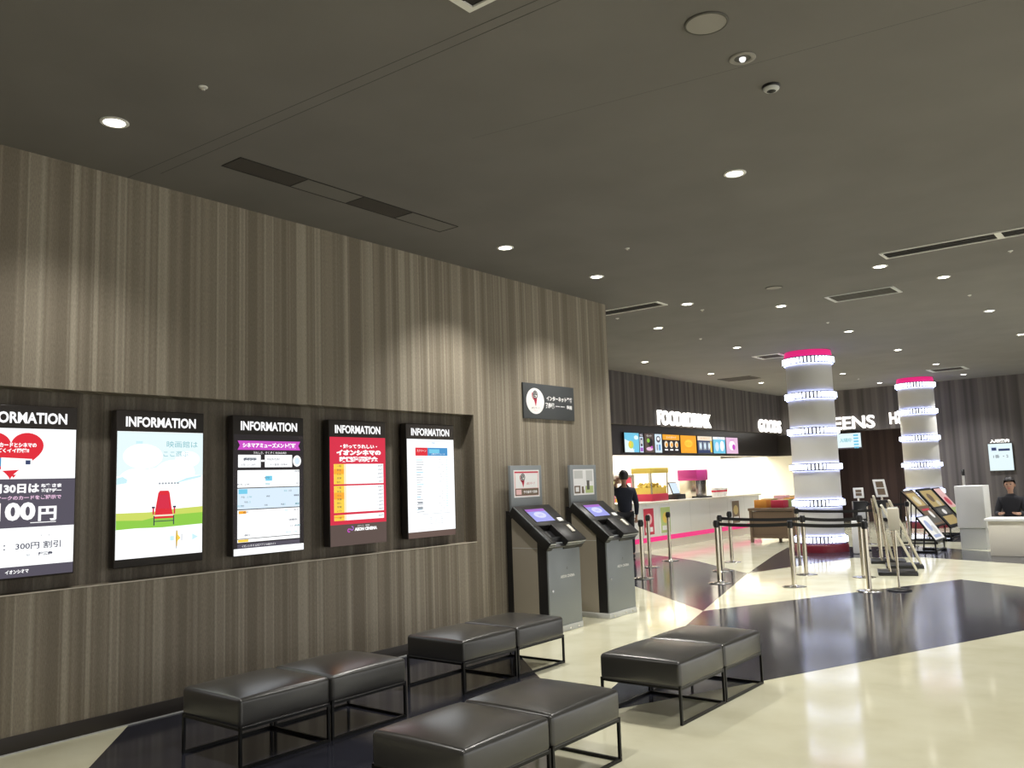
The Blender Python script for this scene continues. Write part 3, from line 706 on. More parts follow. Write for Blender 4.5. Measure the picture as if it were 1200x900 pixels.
def m_dark(s, a, h, w):
    s.rect(-a, -h, a, h, w, 'lcd brown'); s.disc(.06, .02, .12, .10, w+.001, 'lcd black'); s.disc(-.05, .06, .07, .05, w+.0015, 'lcd green'); s.disc(.0, -.14, .16, .045, w+.002, 'lcd pink'); s.disc(.1, -.1, .05, .03, w+.003, 'lcd magenta'); s.text('セット', 0, h-.05, .05, w+.002, 'lcd header white', .25)
def m_drink(s, a, h, w):
    s.rect(-a, -h, a, h, w, 'lcd pale blue'); s.disc(0, .1, a*.6, .08, w+.001, 'lcd slate'); s.disc(0, .11, a*.35, .04, w+.002, 'lcd header white')
    for k in range(2): s.rect(-a*.6+k*a*.7, -.17, -a*.15+k*a*.7, -.03, w+.001, 'lcd blue' if k else 'lcd grey')
def m_food(s, a, h, w):
    s.rect(-a, -h, a, h, w, 'lcd black'); s.rect(-a, h*.42, a, h, w+.001, 'lcd orange'); s.text('ホットスナック', 0, h*.7, .06, w+.002, 'lcd header white', .5)
    for k in (-1, 0, 1): s.disc(k*a*.62, -.02, .09, .085, w+.001, 'lcd cream'); s.disc(k*a*.62+.02, -.03, .05, .05, w+.002, 'lcd orange'); s.rect(k*a*.62-.08, -.17, k*a*.62+.08, -.135, w+.002, 'lcd header white')
def m_orange(s, a, h, w):
    s.rect(-a, -h, a, h, w, 'lcd orange'); s.disc(0, .02, .22, .1, w+.001, 'lcd yellow'); s.text('POPCORN', 0, .01, .08, w+.002, 'lcd orange', .36); s.text('ポップコーン', 0, -.14, .05, w+.002, 'lcd yellow', .4)
def m_sets(s, a, h, w):
    s.rect(-a, -h, a, h, w, 'lcd navy'); s.rect(-a, h*.5, a, h, w+.001, 'lcd cream'); s.text('おすすめセット', 0, h*.75, .05, w+.002, 'lcd orange', .5)
    for k in range(3): s.rect(-a*.85+k*a*.6, -.14, -a*.4+k*a*.6, .07, w+.001, 'lcd grey'); s.disc(-a*.62+k*a*.6, -.03, .06, .08, w+.002, 'lcd pale blue')
    s.rect(a*.72, -.2, a*.95, .1, w+.002, 'lcd yellow')
def m_ice(s, a, h, w):
    s.rect(-a, -h, a, h, w, 'lcd cyan'); s.rect(-a, h*.7, a, h, w+.001, 'lcd header white'); s.disc(-a*.4, -.04, .12, .13, w+.001, 'lcd pale blue'); s.disc(a*.45, -.02, .13, .14, w+.001, 'lcd header white'); s.text('DRINK', 0, h*.82, .045, w+.002, 'lcd blue', .3)
def m_pink(s, a, h, w):
    s.rect(-a, -h, a, h, w, 'lcd pink'); s.disc(0, 0, .2, .13, w+.001, 'lcd header white'); s.disc(.1, -.04, .1, .08, w+.002, 'lcd magenta'); s.text('SWEETS', 0, .15, .05, w+.002, 'lcd magenta', .3)
MX0 = -4.36
for y0, y1, f, lab in ((17.0, 17.68, m_blue, 'sky blue menu screen at the left end of the menu row'), (17.69, 17.88, m_list, 'narrow menu screen with a dark list beside the blue one'), (17.92, 18.40, m_dark, 'dark menu screen with a pink dish'),
                       (18.42, 18.79, m_drink, 'narrow pale blue drinks menu screen'), (18.82, 19.72, m_food, 'menu screen with an orange top and three snacks on black'), (19.76, 20.66, m_orange, 'plain orange popcorn menu screen'),
                       (20.72, 21.62, m_sets, 'navy menu screen with a cream top and set meals'), (21.66, 22.45, m_ice, 'light blue drinks menu screen near the right end'), (22.49, 23.3, m_pink, 'pink sweets menu screen at the right end of the menu row')):
    panel_screen('menu_screen', lab, 'screen', (MX0, (y0+y1)/2, 2.39), U1, V1, W1, (y1-y0)/2-.012, .225, f, .05, group='menu screens over the food counter')
def t_screen(s, a, h, w):
    s.rect(-a, -h, a, h, w, 'lcd pale sky'); s.rect(-a*.62, -h*.12, a*.1, h*.35, w+.001, 'lcd sky'); s.text('入場中', -a*.25, h*.12, .12, w+.002, 'lcd teal', .36)
    for k in range(5): s.rect(a*.4, h*.6-k*.09, a*.8, h*.6-k*.09+.05, w+.001, 'lcd cyan')
    s.rect(-a, -h, a, -h*.86, w+.001, 'lcd slate')
t = panel_screen('hanging_screen', 'pale blue hanging screen below the SCREENS letters', 'screen', (-2.07, 26.2, 2.45), U2, V1, W2, .35, .225, t_screen, .05)
b = MB(); b.tube((-.2, -.02, .2), (-.2, -.02, .30), .012, 'black steel', 8); b.tube((.2, -.02, .2), (.2, -.02, .30), .012, 'black steel', 8); b.box(-.25, -.05, .29, .25, .199, .31, 'black steel'); b.build('hanger', t)
def tt_screen(s, a, h, w):
    s.rect(-a, -h, a, h, w, 'lcd pale sky'); s.rect(-a*.8, h*.42, -a*.25, h*.80, w+.001, 'lcd pale blue'); s.rect(-a*.72, h*.5, -a*.32, h*.72, w+.002, 'lcd navy'); s.rect(-a*.15, h*.45, a*.8, h*.62, w+.001, 'lcd navy'); s.text('1番 ・2', 0, .02, .09, w+.002, 'lcd ink', .36)
t = panel_screen('ticket_call_screen', 'upright white call screen on the striped back wall at right', 'screen', (1.83, 26.4, 1.80), U2, V1, W2, .285, .36, tt_screen, .06)
b = MB((0, 0, 0), U2, V1, W2); b.text('入場案内', 0, .435, .085, .03, 'sign glow', .46, .003, .008); b.box(-.2, .42, .0005, .2, .45, .022, 'black plastic'); b.build('header_lettering', t)

# ------------------------------------------------------------------ food counter
t = thing('food_counter', 'long white food counter with a glowing magenta strip along its foot', 'counter', (-3.8, 18.75, 0))
b = MB(); b.box(-.35, -3.45, .0, .33, 3.75, .18, 'off white'); b.build('base', t)
b = MB(); b.bbox(-.38, -3.45, .28, .35, 3.75, 1.0, 'white paint', .006)
for k in range(7): b.box(.349, -3.45+1.03*k, .28, .3515, -3.445+1.03*k, 1.0, 'light grey')
b.build('front_panel', t)
b = MB(); b.box(-.35, -3.45, .18, .345, 3.75, .28, 'led pink'); b.build('light_strip', t)
b = MB(); b.bbox(-.42, -3.5, 1.0, .40, 3.8, 1.04, 'off white', .008); b.build('worktop', t)
# soffit light that washes the shop's back wall
for y in (15.5, 18, 20.5, 23, 25.2):
    l = bpy.data.lights.new('soffit_light', 'AREA'); l.shape = 'RECTANGLE'; l.size = 1.6; l.size_y = 2.2; l.energy = 120; l.color = (1, .95, .86)
    o = bpy.data.objects.new('soffit_light', l); COL.objects.link(o); o.location = (-5.6, y, 2.78)
def small(name, label, cat, loc, parts, group=None):
    t = thing(name, label, cat, loc, group=group)
    for pn, f in parts:
        b = MB(); f(b); b.build(pn, t)
    return t
ZT = 1.04
# popcorn warmer
def pw_case(b):
    b.bbox(-.24, -.38, 0, .24, .38, .16, 'print red', .01); b.bbox(-.26, -.40, .62, .26, .40, .74, 'print yellow', .01)
    for x in (-.23, .23):
        for y in (-.37, .37): b.box(x-.012, y-.012, .16, x+.012, y+.012, .62, 'steel')
def pw_pop(b):
    random.seed(9)
    b.box(-.21, -.35, .16, .21, .35, .30, 'print yellow')
    for k in range(60):
        bm = bmesh.new(); bmesh.ops.create_icosphere(bm, subdivisions=1, radius=.04)
        p = Vector((random.uniform(-.19, .19), random.uniform(-.33, .33), .32+random.uniform(-.02, .06)))
        for v in bm.verts: v.co += p
        b.bm(bm, 'print yellow')
small('popcorn_warmer', 'yellow and red popcorn warmer standing on the food counter', 'popcorn machine', (-3.8, 17.2, ZT), [('cabinet', pw_case), ('popcorn', pw_pop)])
def dd_body(b): b.bbox(-.22, -.28, 0, .22, .28, .62, 'steel', .01); b.bbox(-.25, -.30, .42, .27, .30, .68, 'print magenta', .012)
def dd_tap(b):
    for k in (-.18, -.06, .06, .18): b.tube((.255, k, .43), (.255, k, .33), .014, 'black plastic', 8)
def dd_tray(b): b.box(.1, -.28, 0, .36, .28, .04, 'black plastic')
small('drink_dispenser', 'magenta topped drink dispenser on the food counter', 'drink machine', (-3.8, 19.3, ZT), [('housing', dd_body), ('tap', dd_tap), ('drip_tray', dd_tray)])
def rg_body(b): b.bbox(-.18, -.20, 0, .18, .20, .12, 'black plastic', .01)
def rg_scr(b): b.frame((.0, 0, .26), (0, 1, 0), (-.35, 0, .94), (.94, 0, .35)); b.bbox(-.19, -.15, -.02, .19, .15, 0, 'black plastic', .005); b.rect(-.17, -.13, .17, .13, .001, 'lcd pale blue')
small('cash_register', 'dark cash register with a tilted pale screen on the food counter', 'cash register', (-3.75, 18.25, ZT), [('base', rg_body), ('display', rg_scr)])
def cup(b): b.lathe([(.0, 0), (.055, 0), (.075, .20), (.078, .205), (.07, .205), (.05, .02)], 'print white', 20); b.lathe([(.0605, .06), (.0705, .15)], 'print red', 20, cap=False)
c0 = None
for k, y in enumerate((20.15, 20.36, 20.57, 20.78)):
    lab = ['first', 'second', 'third', 'fourth'][k]
    if c0 is None: c0 = small('popcorn_cup', '', 'cup', (-3.65, y, ZT), [('bucket', cup)]); o = c0
    else: o = copy_tree(c0); o.location = (-3.65, y, ZT)
    o['label'] = '%s of four red and white popcorn buckets in a row on the food counter' % lab; o['group'] = 'popcorn buckets'
# poster placards on the counter front
def placard(y, m0, m1, label):
    t = thing('front_placard', label, 'poster', (-3.4485, y, .62), group='placards on the counter front')
    b = MB((0, 0, 0), U1, V1, W1); b.box(-.24, -.30, .0005, .24, .30, .015, 'print white'); b.build('board', t)
    b = MB((0, 0, 0), U1, V1, W1); b.rect(-.22, -.28, .22, .28, .0156, m0); b.disc(0, .05, .14, .12, .0162, m1); b.rect(-.16, -.22, .16, -.12, .0162, 'print white'); b.build('print', t)
placard(16.4, 'print red', 'print pink', 'red placard on the front of the food counter')
placard(17.15, 'print green', 'print yellow', 'green and yellow placard on the front of the food counter')
placard(20.9, 'print brown', 'print gold', 'brown placard on the front of the food counter')
# back shelving in the shop
def shelf_f(b):
    for y in (-1.2, 0, 1.2): b.box(-.2, y-.015, 0, .2, y+.015, 1.9, 'white paint')
    for z in (.3, .8, 1.25, 1.65): b.box(-.2, -1.185, z, .2, 1.185, z+.025, 'white paint')
t = small('back_shelf', 'white shelf unit against the shop back wall behind the food counter', 'shelf', (-6.08, 18.9, 0), [('rack', shelf_f)])
random.seed(11)
cols = ['print red', 'print orange', 'print magenta', 'print yellow', 'print blue', 'print green', 'print brown']
bx = None; n = 0
places = ['beside the first upright', 'next along', 'in the middle', 'further along', 'at the far end']
for zi, z in enumerate((.825, 1.275)):
    for k in range(5):
        y = 17.85+.5*k
        if abs(y-18.9) < .1: y += .13
        mm = cols[(k+zi*3) % 7]
        b = MB(); b.bbox(-.12, -.13, 0, .12, .13, .22+.05*((k+zi) % 3), mm, .006); b.box(.1201, -.09, .06, .121, .09, .16, 'print white')
        o = b.build('snack_box'); o.location = (-6.05, y, z)
        tag(o, '%s snack box on the %s shelf behind the counter, %s' % (mm.split()[1], ('middle', 'upper')[zi], places[k]), 'box', 'snack boxes on the back shelf')
# goods table beside the near pillar
def gt_f(b):
    b.bbox(-.55, -.9, .72, .55, .9, .78, 'print brown', .008); b.box(-.52, -.87, .10, .52, .87, .16, 'print brown')
    for x in (-.5, .5):
        for y in (-.85, .85): b.box(x-.03, y-.03, 0, x+.03, y+.03, .72, 'print brown')
    b.box(-.5, -.85, .16, .46, .85, .70, 'print brown')
small('display_table', 'brown goods display table left of the near lit pillar', 'table', (-1.75, 19.9, 0), [('table', gt_f)])
random.seed(4)
goods = [(-.3, -.6, 'print orange'), (.1, -.6, 'print red'), (-.3, -.2, 'print gold'), (.1, -.2, 'print green'), (-.3, .2, 'print red'), (.1, .2, 'print orange'), (-.3, .6, 'print pink'), (.1, .6, 'print gold')]
gn = ['nearest corner', 'near right corner', 'second row left', 'second row right', 'third row left', 'third row right', 'far left corner', 'far right corner']
for (x, y, mm), pl in zip(goods, gn):
    b = MB(); b.bbox(-.15, -.15, 0, .15, .15, .16+.1*random.random(), mm, .008); b.box(-.151, -.1, .04, -.15, .1, .12, 'print white')
    o = b.build('goods_box'); o.location = (-1.75+x, 19.9+y, .781); tag(o, '%s goods box on the brown display table, %s' % (mm.split()[1], pl), 'box', 'goods boxes on the display table')

# ------------------------------------------------------------------ rope posts and belts
def make_post():
    t = thing('belt_post', '', 'barrier post')
    b = MB(); b.lathe([(0, 0), (.165, 0), (.165, .008), (.12, .016), (.04, .022), (.034, .03)], 'chrome', 32); b.build('base', t)
    b = MB(); b.lathe([(.032, .02), (.032, .80)], 'steel', 20); b.build('tube', t)
    b = MB(); b.lathe([(.036, .80), (.038, .81), (.038, .895), (.030, .905), (0, .907)], 'black plastic', 20)
    for a in range(4): b.frame((math.cos(a*math.pi/2)*.036, math.sin(a*math.pi/2)*.036, .85), (-math.sin(a*math.pi/2), math.cos(a*math.pi/2), 0), (0, 0, 1), (math.cos(a*math.pi/2), math.sin(a*math.pi/2), 0)); b.box(-.014, -.03, 0, .014, .03, .008, 'black plastic')
    b.build('belt_head', t)
    return t
POSTS = [((-1.02, 11.87), 'steel barrier post just past the kiosks, nearest row'), ((.309, 11.76), 'steel barrier post on the dark triangle, second of the nearest row'), ((1.417, 11.74), 'steel barrier post on cream floor left of the pillar, nearest row'), ((2.424, 11.685), 'steel barrier post at the right end of the nearest belt'),
         ((-1.78, 13.44), 'steel barrier post half hidden behind the first one, middle row'), ((-.348, 13.29), 'steel barrier post in the middle row behind the dark triangle post'), ((1.077, 13.17), 'steel barrier post in the middle row before the near pillar foot'), ((1.935, 13.14), 'steel barrier post at the right end of the middle belt'),
         ((-2.0, 14.6), 'steel barrier post at the left end of the third row, near the counter'), ((-.787, 14.645), 'steel barrier post of the third row near the white floor triangle'), ((-.021, 15.909), 'steel barrier post standing just in front of the near pillar'), ((1.405, 16.0), 'steel barrier post right of the near pillar foot'),
         ((.336, 19.06), 'steel barrier post behind the near pillar, far row'), ((1.22, 18.75), 'steel barrier post of the far row beside the poster racks')]
p0 = make_post()
for k, (xy, lab) in enumerate(POSTS):
    o = p0 if k == 0 else copy_tree(p0)
    o.location = (*xy, .001); o['label'] = lab; o['group'] = 'belt barrier posts'
def belt(i, j, label):
    p, q = Vector(POSTS[i][0]), Vector(POSTS[j][0]); d = (q-p).normalized(); p = p+d*.0445; q = q-d*.0445; n = Vector((-d.y, d.x))*.0015
    vs = []; N = 10
    for k in range(N+1):
        c = p+(q-p)*k/N; z = .851-.018*(1-(2*k/N-1)**2)
        vs += [(*(c-n), z-.024), (*(c+n), z-.024), (*(c+n), z+.024), (*(c-n), z+.024)]
    f = []
    for k in range(N):
        for a in range(4): f.append((4*k+a, 4*k+(a+1) % 4, 4*k+4+(a+1) % 4, 4*k+4+a))
    f += [(3, 2, 1, 0), (4*N, 4*N+1, 4*N+2, 4*N+3)]
    b = MB(); b.add(vs, f, 'black belt'); mid = (p+q)/2; o = b.build('barrier_belt', loc=(mid.x, mid.y, .85)); tag(o, label, 'belt', 'black barrier belts')
belt(1, 2, 'black belt from the dark triangle post to the next post, nearest row'); belt(2, 3, 'lowest black belt in front of the near pillar, nearest row')
belt(5, 6, 'black belt of the middle row, half before the food counter'); belt(6, 7, 'middle black belt crossing in front of the near pillar')
belt(10, 11, 'uppermost black belt crossing the near pillar'); belt(12, 13, 'black belt right of the pillar in the far row')

# ------------------------------------------------------------------ small stands right of the queue
t = thing('sign_holder', 'low cream sign holder on a thin post with a black disc base', 'sign stand', (2.735, 11.9, .001))
b = MB(); b.lathe([(0, 0), (.15, 0), (.15, .012), (.10, .022), (.02, .03)], 'black steel', 28); b.build('base', t)
b = MB(); b.lathe([(.014, .02), (.014, .80)], 'steel', 14); b.build('post', t)
b = MB(); b.frame((0, 0, .77), (.95, .31, 0), (0, 0, 1), (.31, -.95, 0)); b.bbox(-.07, 0, .012, .07, .285, .045, 'cream board', .01, 3); b.build('panel', t)
b = MB(); b.frame((0, 0, .77), (.95, .31, 0), (0, 0, 1), (.31, -.95, 0)); b.box(-.06, .26, -.012, .06, .30, .012, 'light grey'); b.build('clip', t)
# leaning poster easels, seen edge on
def easel(x, y, label, h, lean):
    t = thing('poster_easel', label, 'sign stand', (x, y, .001), math.radians(17))
    b = MB(); b.bbox(-.20, -.26, 0, .34, .26, .05, 'black plastic', .008); b.build('base', t)
    for s in (-1, 1):
        b = MB(); b.tube((-.03, s*.2, .05), (-.10, s*.2, h*.96), .016, 'steel', 10); b.build('upright', t)
    b = MB(); d = Vector((lean, 0, -h+.07)).normalized(); b.frame((-.09, 0, h), (0, 1, 0), tuple(d), (-d.z, 0, d.x)); b.bbox(-.27, 0, 0, .27, math.hypot(lean, h-.07), .03, 'cream board', .004); b.build('board', t)
    b = MB(); b.frame((-.09, 0, h), (0, 1, 0), tuple(d), (-d.z, 0, d.x)); b.rect(-.24, .05, .24, math.hypot(lean, h-.07)-.06, .0315, 'print white'); b.rect(-.2, .1, .2, .45, .032, 'print blue'); b.build('poster', t)
easel(2.17, 13.75, 'cream poster easel seen edge on, nearest behind the sign holder', 1.02, .40)
easel(2.02, 14.75, 'cream poster easel seen edge on, second behind the sign holder', 1.06, .38)
easel(1.60, 15.40, 'narrow cream poster easel seen edge on, left of the pair', 1.12, .22)
# small framed signs on posts
def framed(x, y, z, w, h, label, tilt, m1):
    t = thing('counter_sign', label, 'sign stand', (x, y, .001), math.radians(25))
    b = MB(); b.lathe([(0, 0), (.17, 0), (.17, .012), (.03, .03)], 'black steel', 24); b.build('base', t)
    b = MB(); b.lathe([(.02, .02), (.02, z)], 'steel', 12); b.bbox(-.12, -.10, z-.46, .12, .10, z-.06, 'black plastic', .01); b.bbox(-.05, -.125, z-.40, .09, -.10, z-.22, 'light grey', .006); b.build('terminal', t)
    b = MB(); b.frame((0, -.06, z), (1, 0, 0), (math.sin(tilt), .2, 1), (0, -1, .2)); b.bbox(-w/2, 0, 0, w/2, h, .02, 'white paint', .004); b.rect(-w/2+.04, .04, w/2-.04, h*.48, .021, m1); b.rect(-w/2+.04, h*.54, w/2-.04, h-.04, .021, m1); b.build('frame', t)
framed(.62, 17.6, 1.02, .19, .20, 'small white framed sign beside the near lit pillar', 0, 'print brown')
framed(1.02, 17.75, 1.03, .22, .34, 'tall white framed sign with two dark pictures right of the near pillar', -.12, 'print brown')
b = MB(); b.bbox(-.10, -.10, .0, .10, .10, .62, 'white paint', .02, 3); b.lathe([(.085, .61), (.085, .64), (.05, .65)], 'light grey', 20); o = b.build('umbrella_bin'); o.location = (.78, 16.9, .001); tag(o, 'slim white bin right of the near pillar foot', 'bin')
# slanted poster rack boards by the far pillar
def rackboard(y0, y1, xt, xb, zt, zb, label, paint, edge='black steel'):
    t = thing('poster_rack', label, 'poster rack', ((xt+xb)/2, (y0+y1)/2, .001)); cx, cy = (xt+xb)/2, (y0+y1)/2; hw = (y1-y0)/2
    d = Vector((xb-xt, 0, zb-zt)); L = d.length; d.normalize(); n = Vector((-d.z, 0, d.x))
    b = MB(); b.frame((xt-cx, 0, zt), (0, 1, 0), tuple(d), tuple(n)); b.box(-hw, 0, -.03, hw, L, 0, edge); b.build('board', t)
    b = MB(); b.frame((xb-cx, 0, zb), (0, 1, 0), tuple(-d), tuple(n)); paint(b, hw-.025, L); b.build('poster', t)
    b = MB()
    for s in (-1, 1):
        b.tube((xt-cx-.02, s*hw*.9, zt-.03), (xt-cx-.10, s*hw*.9, .03), .014, 'black steel', 8); b.tube((xb-cx-.03, s*hw*.9, zb), (xb-cx-.03, s*hw*.9, .03), .014, 'black steel', 8)
        b.box(xt-cx-.12, s*hw*.9-.02, 0, xb-cx, s*hw*.9+.02, .03, 'black steel')
    b.box(xb-cx-.05, -hw*.9, .03, xb-cx-.01, hw*.9, .055, 'black steel')
    b.build('stand', t)
def r1(s, a, L): s.rect(-a, .03, a, L-.03, .001, 'print brown'); s.rect(-a*.8, L*.55, a*.8, L-.08, .002, 'print gold'); s.disc(0, L*.7, .18, .12, .003, 'cream board'); s.rect(-a*.8, .08, a*.8, L*.3, .002, 'vent grey'); s.disc(.1, .3, .12, .1, .003, 'print white'); s.rect(-a*.7, L*.42, a*.6, L*.47, .003, 'print red')
def r2(s, a, L): s.rect(-a, .03, a, L-.03, .001, 'ink'); s.rect(-a*.85, L*.52, a*.85, L-.06, .002, 'print gold'); s.disc(-.1, L*.75, .2, .12, .003, 'print brown'); s.disc(.2, L*.6, .15, .08, .003, 'cream board'); s.rect(-a*.8, .07, a*.8, L*.28, .002, 'print gold'); s.rect(-a*.8, L*.32, a*.8, L*.48, .002, 'vent grey'); s.disc(0, L*.38, .16, .07, .003, 'print white')
def r3(s, a, L): s.rect(-a, .03, a, L*.45, .001, 'print green'); s.rect(-a, L*.45, a, L-.03, .001, 'print pink'); s.disc(0, L*.62, a*.6, .12, .002, 'print red'); s.disc(0, L*.3, a*.6, .1, .002, 'cream board')
def r4(s, a, L): s.rect(-a, .02, a, L-.02, .001, 'print white'); s.disc(-.1, L*.6, .14, .12, .002, 'print blue'); s.disc(.12, L*.4, .12, .1, .002, 'light grey'); s.rect(-a*.7, .06, a*.6, .12, .002, 'print blue')
rackboard(19.35, 20.30, .98, 1.60, 1.10, .36, 'slanted brown and gold poster board, first of the rack by the far pillar', r1)
rackboard(20.42, 21.75, 1.02, 1.66, 1.11, .27, 'large dark slanted poster board with gold pictures, middle of the rack', r2)
rackboard(21.85, 22.55, 1.04, 1.68, 1.10, .27, 'narrow pink and green slanted poster board at the right of the rack', r3)
rackboard(17.35, 18.15, 1.72, 2.02, .66, .22, 'small low white and blue slanted board in front of the poster rack', r4)
t = thing('pole_stand', 'slim grey pole with a dark top behind the poster rack', 'pole', (1.52, 22.9, .001))
b = MB(); b.lathe([(0, 0), (.16, 0), (.16, .015), (.03, .03)], 'light grey', 24); b.build('base', t)
b = MB(); b.lathe([(.03, .02), (.03, 1.36)], 'light grey', 14); b.build('pole', t)
b = MB(); b.lathe([(.038, 1.36), (.038, 1.50), (0, 1.51)], 'black plastic', 14); b.build('cap', t)

# ------------------------------------------------------------------ ticket desk at the right edge
t = thing('ticket_desk', 'white ticket desk with grey foot at the right edge of the hall', 'desk', (2.46, 18.6, 0))
b = MB(); b.bbox(-.25, -.3, .40, .25, .3, 1.2, 'white paint', .012); b.build('body', t)
b = MB(); b.box(-.22, -.27, 0, .22, .27, .40, 'light grey'); b.build('foot', t)
t = thing('service_table', 'long low white table in front of the seated person in dark clothes', 'table', (3.75, 17.3, 0))
b = MB(); b.bbox(-.85, -.32, .60, .85, .32, .65, 'white paint', .01); b.build('tabletop', t)
b = MB(); b.bbox(-.80, -.28, .0, .80, -.24, .60, 'off white', .006); b.build('front_panel', t)
for s in (-1, 1):
    b = MB(); b.box(s*.78-.02, -.24, 0, s*.78+.02, .30, .60, 'off white'); b.build('end_panel', t)

# ------------------------------------------------------------------ people
def skin(name, verts, edges, m, parent, sub=2, ell=None):
    me = bpy.data.meshes.new(name); me.from_pydata([v[:3] for v in verts], edges, [])
    o = bpy.data.objects.new(name, me); COL.objects.link(o)
    sk = o.modifiers.new('s', 'SKIN'); sk.use_smooth_shade = True
    if not me.skin_vertices: me.skin_vertices.new()
    for i, v in enumerate(verts):
        r = v[3]; q = v[4] if len(v) > 4 else r
        me.skin_vertices[0].data[i].radius = (r, q); me.skin_vertices[0].data[i].use_root = (i == 0)
    ss = o.modifiers.new('d', 'SUBSURF'); ss.levels = sub; ss.render_levels = sub
    dg = bpy.context.evaluated_depsgraph_get(); nm = bpy.data.meshes.new_from_object(o.evaluated_get(dg))
    bpy.data.objects.remove(o)
    nm.materials.clear(); nm.materials.append(MATS[m])
    for p in nm.polygons: p.use_smooth = True
    o = bpy.data.objects.new(name, nm); COL.objects.link(o); o.parent = parent
    return o
def chain(V, E, start, pts):
    i = start
    for p in pts: V.append(p); E.append((i, len(V)-1)); i = len(V)-1
    return i
def hand(V, E, wrist, d, side, n):
    """palm, four unequal bent fingers and a thumb leaving the side of the palm"""
    d, side, n = Vector(d).normalized(), Vector(side).normalized(), Vector(n).normalized(); W_ = Vector(V[wrist][:3])
    c = W_ + d*.05; pi = chain(V, E, wrist, [(*c, .030, .016)])
    for k, L in enumerate((.062, .072, .068, .052)):
        s0 = c + d*.035 + side*(.027-.018*k)
        m1 = s0 + d*L*.5 - n*.006; m2 = s0 + d*L*.9 - n*.026
        chain(V, E, pi, [(*s0, .0095), (*m1, .0085), (*m2, .0075)])
    t0 = W_ + d*.03 + side*.036; chain(V, E, pi, [(*t0, .011), (*(t0+d*.035+side*.014-n*.01), .0095), (*(t0+d*.06+side*.008-n*.022), .008)])
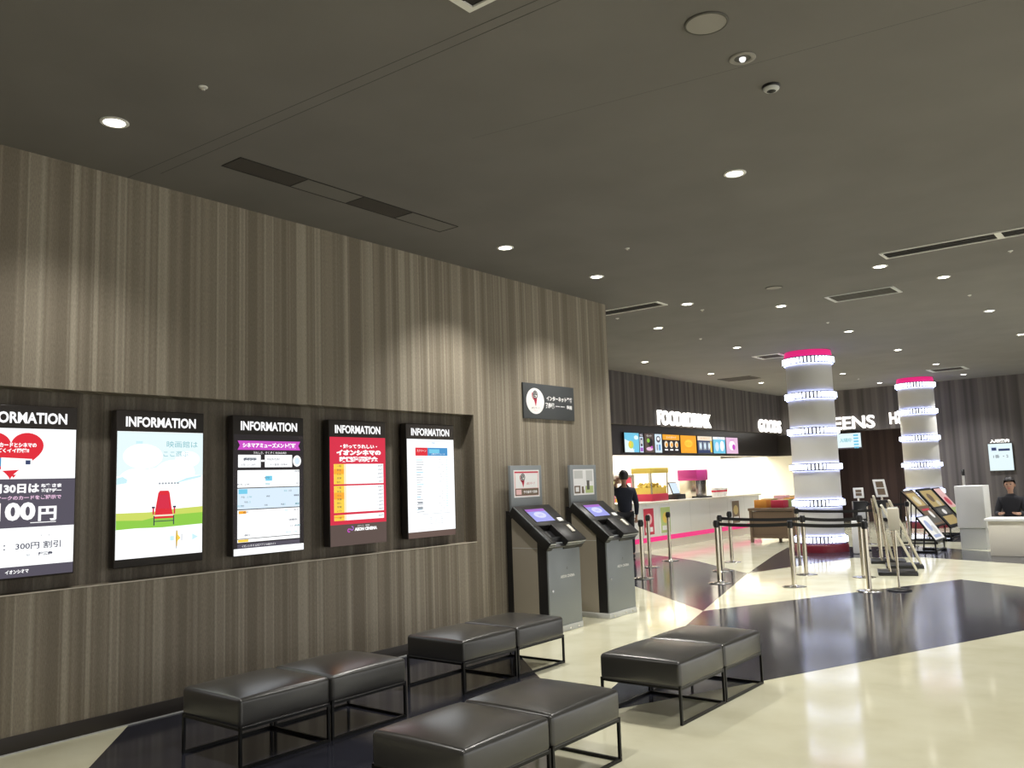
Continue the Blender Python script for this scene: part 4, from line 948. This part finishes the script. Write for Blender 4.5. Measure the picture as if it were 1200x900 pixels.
def person(label, loc, rz, pose, top_m, leg_m):
    t = thing('person', label, 'person', loc, rz)
    P = pose; V = [(0, 0, P['hip'], .12, .09)]; E = []
    ch = chain(V, E, 0, [(0, P['ly']*.4, P['hip']+.18, .11, .08), (0, P['ly'], P['hip']+.38, .115, .08)])
    nk = chain(V, E, ch, [(0, P['ly']+.005, P['hip']+.51, .050), (0, P['ly']-.01, P['hip']+.58, .046)])
    hz = P['hip']+.69; hy = P['ly']-.02
    chain(V, E, nk, [(0, hy-.012, hz-.065, .068, .078), (0, hy, hz, .092, .106), (0, hy+.005, hz+.07, .082, .094)])
    for s, A in ((-1, P['armL']), (1, P['armR'])):
        sh = chain(V, E, ch, [(s*.165, P['ly'], P['hip']+.40, .042)])
        e, w = A; wi = chain(V, E, sh, [(*e, .040), (*((Vector(e)+Vector(w))*.5), .036), (*w, .026, .022)])
        d = Vector(w)-Vector(e); sd = Vector((-s, 0, 0)) if abs(d.normalized().x) < .8 else Vector((0, 0, 1)); sd = (sd - d.normalized()*sd.dot(d.normalized())).normalized(); hand(V, E, wi, d, sd, d.cross(sd)*s)
    for s, Lg in ((-1, P['legL']), (1, P['legR'])):
        hp = chain(V, E, 0, [(s*.085, 0, P['hip']-.04, .085)])
        kn, an = Lg; ai = chain(V, E, hp, [(*((Vector((s*.085, 0, P['hip']-.04))+Vector(kn))*.5), .074), (*kn, .056), (*((Vector(kn)+Vector(an))*.5+Vector((0, .012, 0))), .052), (*an, .038)])
        chain(V, E, ai, [(an[0], an[1]-.07, .035, .035, .026), (an[0], an[1]-.16, .030, .032, .022)])
    body = skin('body', V, E, 'skin tone', t)
    # face: nose, eyes, mouth, ears
    b = MB(o=(0, hy, hz))
    def blob(c, r, m, seg=8):
        bm = bmesh.new(); bmesh.ops.create_uvsphere(bm, u_segments=10, v_segments=8, radius=1)
        for v in bm.verts: v.co = Vector((v.co.x*r[0]+c[0], v.co.y*r[1]+c[1], v.co.z*r[2]+c[2]))
        b.bm(bm, m, True)
    blob((0, -.096, -.018), (.013, .016, .024), 'skin tone')
    for s in (-1, 1): blob((s*.031, -.090, .008), (.013, .009, .008), 'ink'); blob((s*.086, .005, -.01), (.010, .018, .03), 'skin tone')
    blob((0, -.084, -.062), (.024, .008, .006), 'print red'); b.build('face', t)
    bm = bmesh.new(); bmesh.ops.create_uvsphere(bm, u_segments=24, v_segments=16, radius=1)
    for v in bm.verts:
        v.co = Vector((v.co.x*.097, v.co.y*.110+.014, v.co.z*.118+.030))
    bmesh.ops.delete(bm, geom=[v for v in bm.verts if (v.co.y < -.02 and v.co.z < .072) or v.co.z < -.055], context='VERTS')
    b = MB(o=(0, hy, hz)); b.bm(bm, 'black hair', True); b.build('hair', t)
    # clothing
    V = [(0, 0, P['hip']-.08, .160, .125)]; E = []
    ch = chain(V, E, 0, [(0, P['ly']*.4, P['hip']+.16, .150, .115), (0, P['ly'], P['hip']+.40, .165, .118)]); chain(V, E, ch, [(0, P['ly'], P['hip']+.47, .115, .095), (0, P['ly']+.004, P['hip']+.545, .066)])
    for s, A in ((-1, P['armL']), (1, P['armR'])):
        e, w = Vector(A[0]), Vector(A[1]); chain(V, E, ch, [(s*.17, P['ly'], P['hip']+.415, .080), (*e, .054), (*(e+(w-e)*.85), .040)])
    skin('jacket', V, E, top_m, t)
    V = [(0, 0, P['hip']+.02, .140, .112)]; E = []
    for s, Lg in ((-1, P['legL']), (1, P['legR'])):
        kn, an = Vector(Lg[0]), Vector(Lg[1]); h0 = Vector((s*.085, 0, P['hip']-.06)); chain(V, E, 0, [(*h0, .100), (*((h0+kn)*.5), .088), (*kn, .070), (*((kn+an)*.5+Vector((0, .012, 0))), .064), (*(an+Vector((0, 0, .01))), .054)])
    skin('trousers', V, E, leg_m, t)
    for s, Lg in ((-1, P['legL']), (1, P['legR'])):
        an = Lg[1]; b = MB(); bm = bmesh.new(); bmesh.ops.create_uvsphere(bm, u_segments=14, v_segments=10, radius=1)
        for v in bm.verts: v.co = Vector((an[0]+v.co.x*.052, an[1]-.06+v.co.y*.145, max(0.001, .045+v.co.z*.055)))
        b.bm(bm, 'black plastic', True); b.build('shoe', t)
    return t
stand = dict(hip=.90, ly=.0, armL=((-.23, .02, 1.03), (-.22, -.08, .80)), armR=((.26, -.04, 1.27), (.165, -.03, 1.46)), legL=((-.10, -.01, .48), (-.11, .03, .075)), legR=((.10, -.02, .48), (.12, .0, .075)))
person('person in dark clothes with one arm raised, standing before the food counter', (-3.02, 14.75, .001), math.radians(214), stand, 'navy cloth', 'dark cloth')
sit = dict(hip=.52, ly=.03, armL=((-.24, -.06, .68), (-.14, -.33, .70)), armR=((.24, -.06, .68), (.14, -.33, .70)), legL=((-.13, -.40, .50), (-.13, -.36, .075)), legR=((.13, -.40, .50), (.13, -.36, .075)))
person('person in dark clothes seated behind the low white table at the right', (3.20, 17.98, .001), 0.0, sit, 'dark cloth', 'grey cloth')
t = thing('stool', 'round dark stool under the seated person at the right', 'stool', (3.20, 18.03, .001))
b = MB(); b.lathe([(0, .36), (.17, .36), (.18, .375), (.18, .395), (.16, .41), (0, .41)], 'black leather', 24); b.build('seat', t)
b = MB(); b.lathe([(0, 0), (.18, 0), (.18, .012), (.03, .03), (.025, .36)], 'chrome', 24); b.build('pedestal', t)
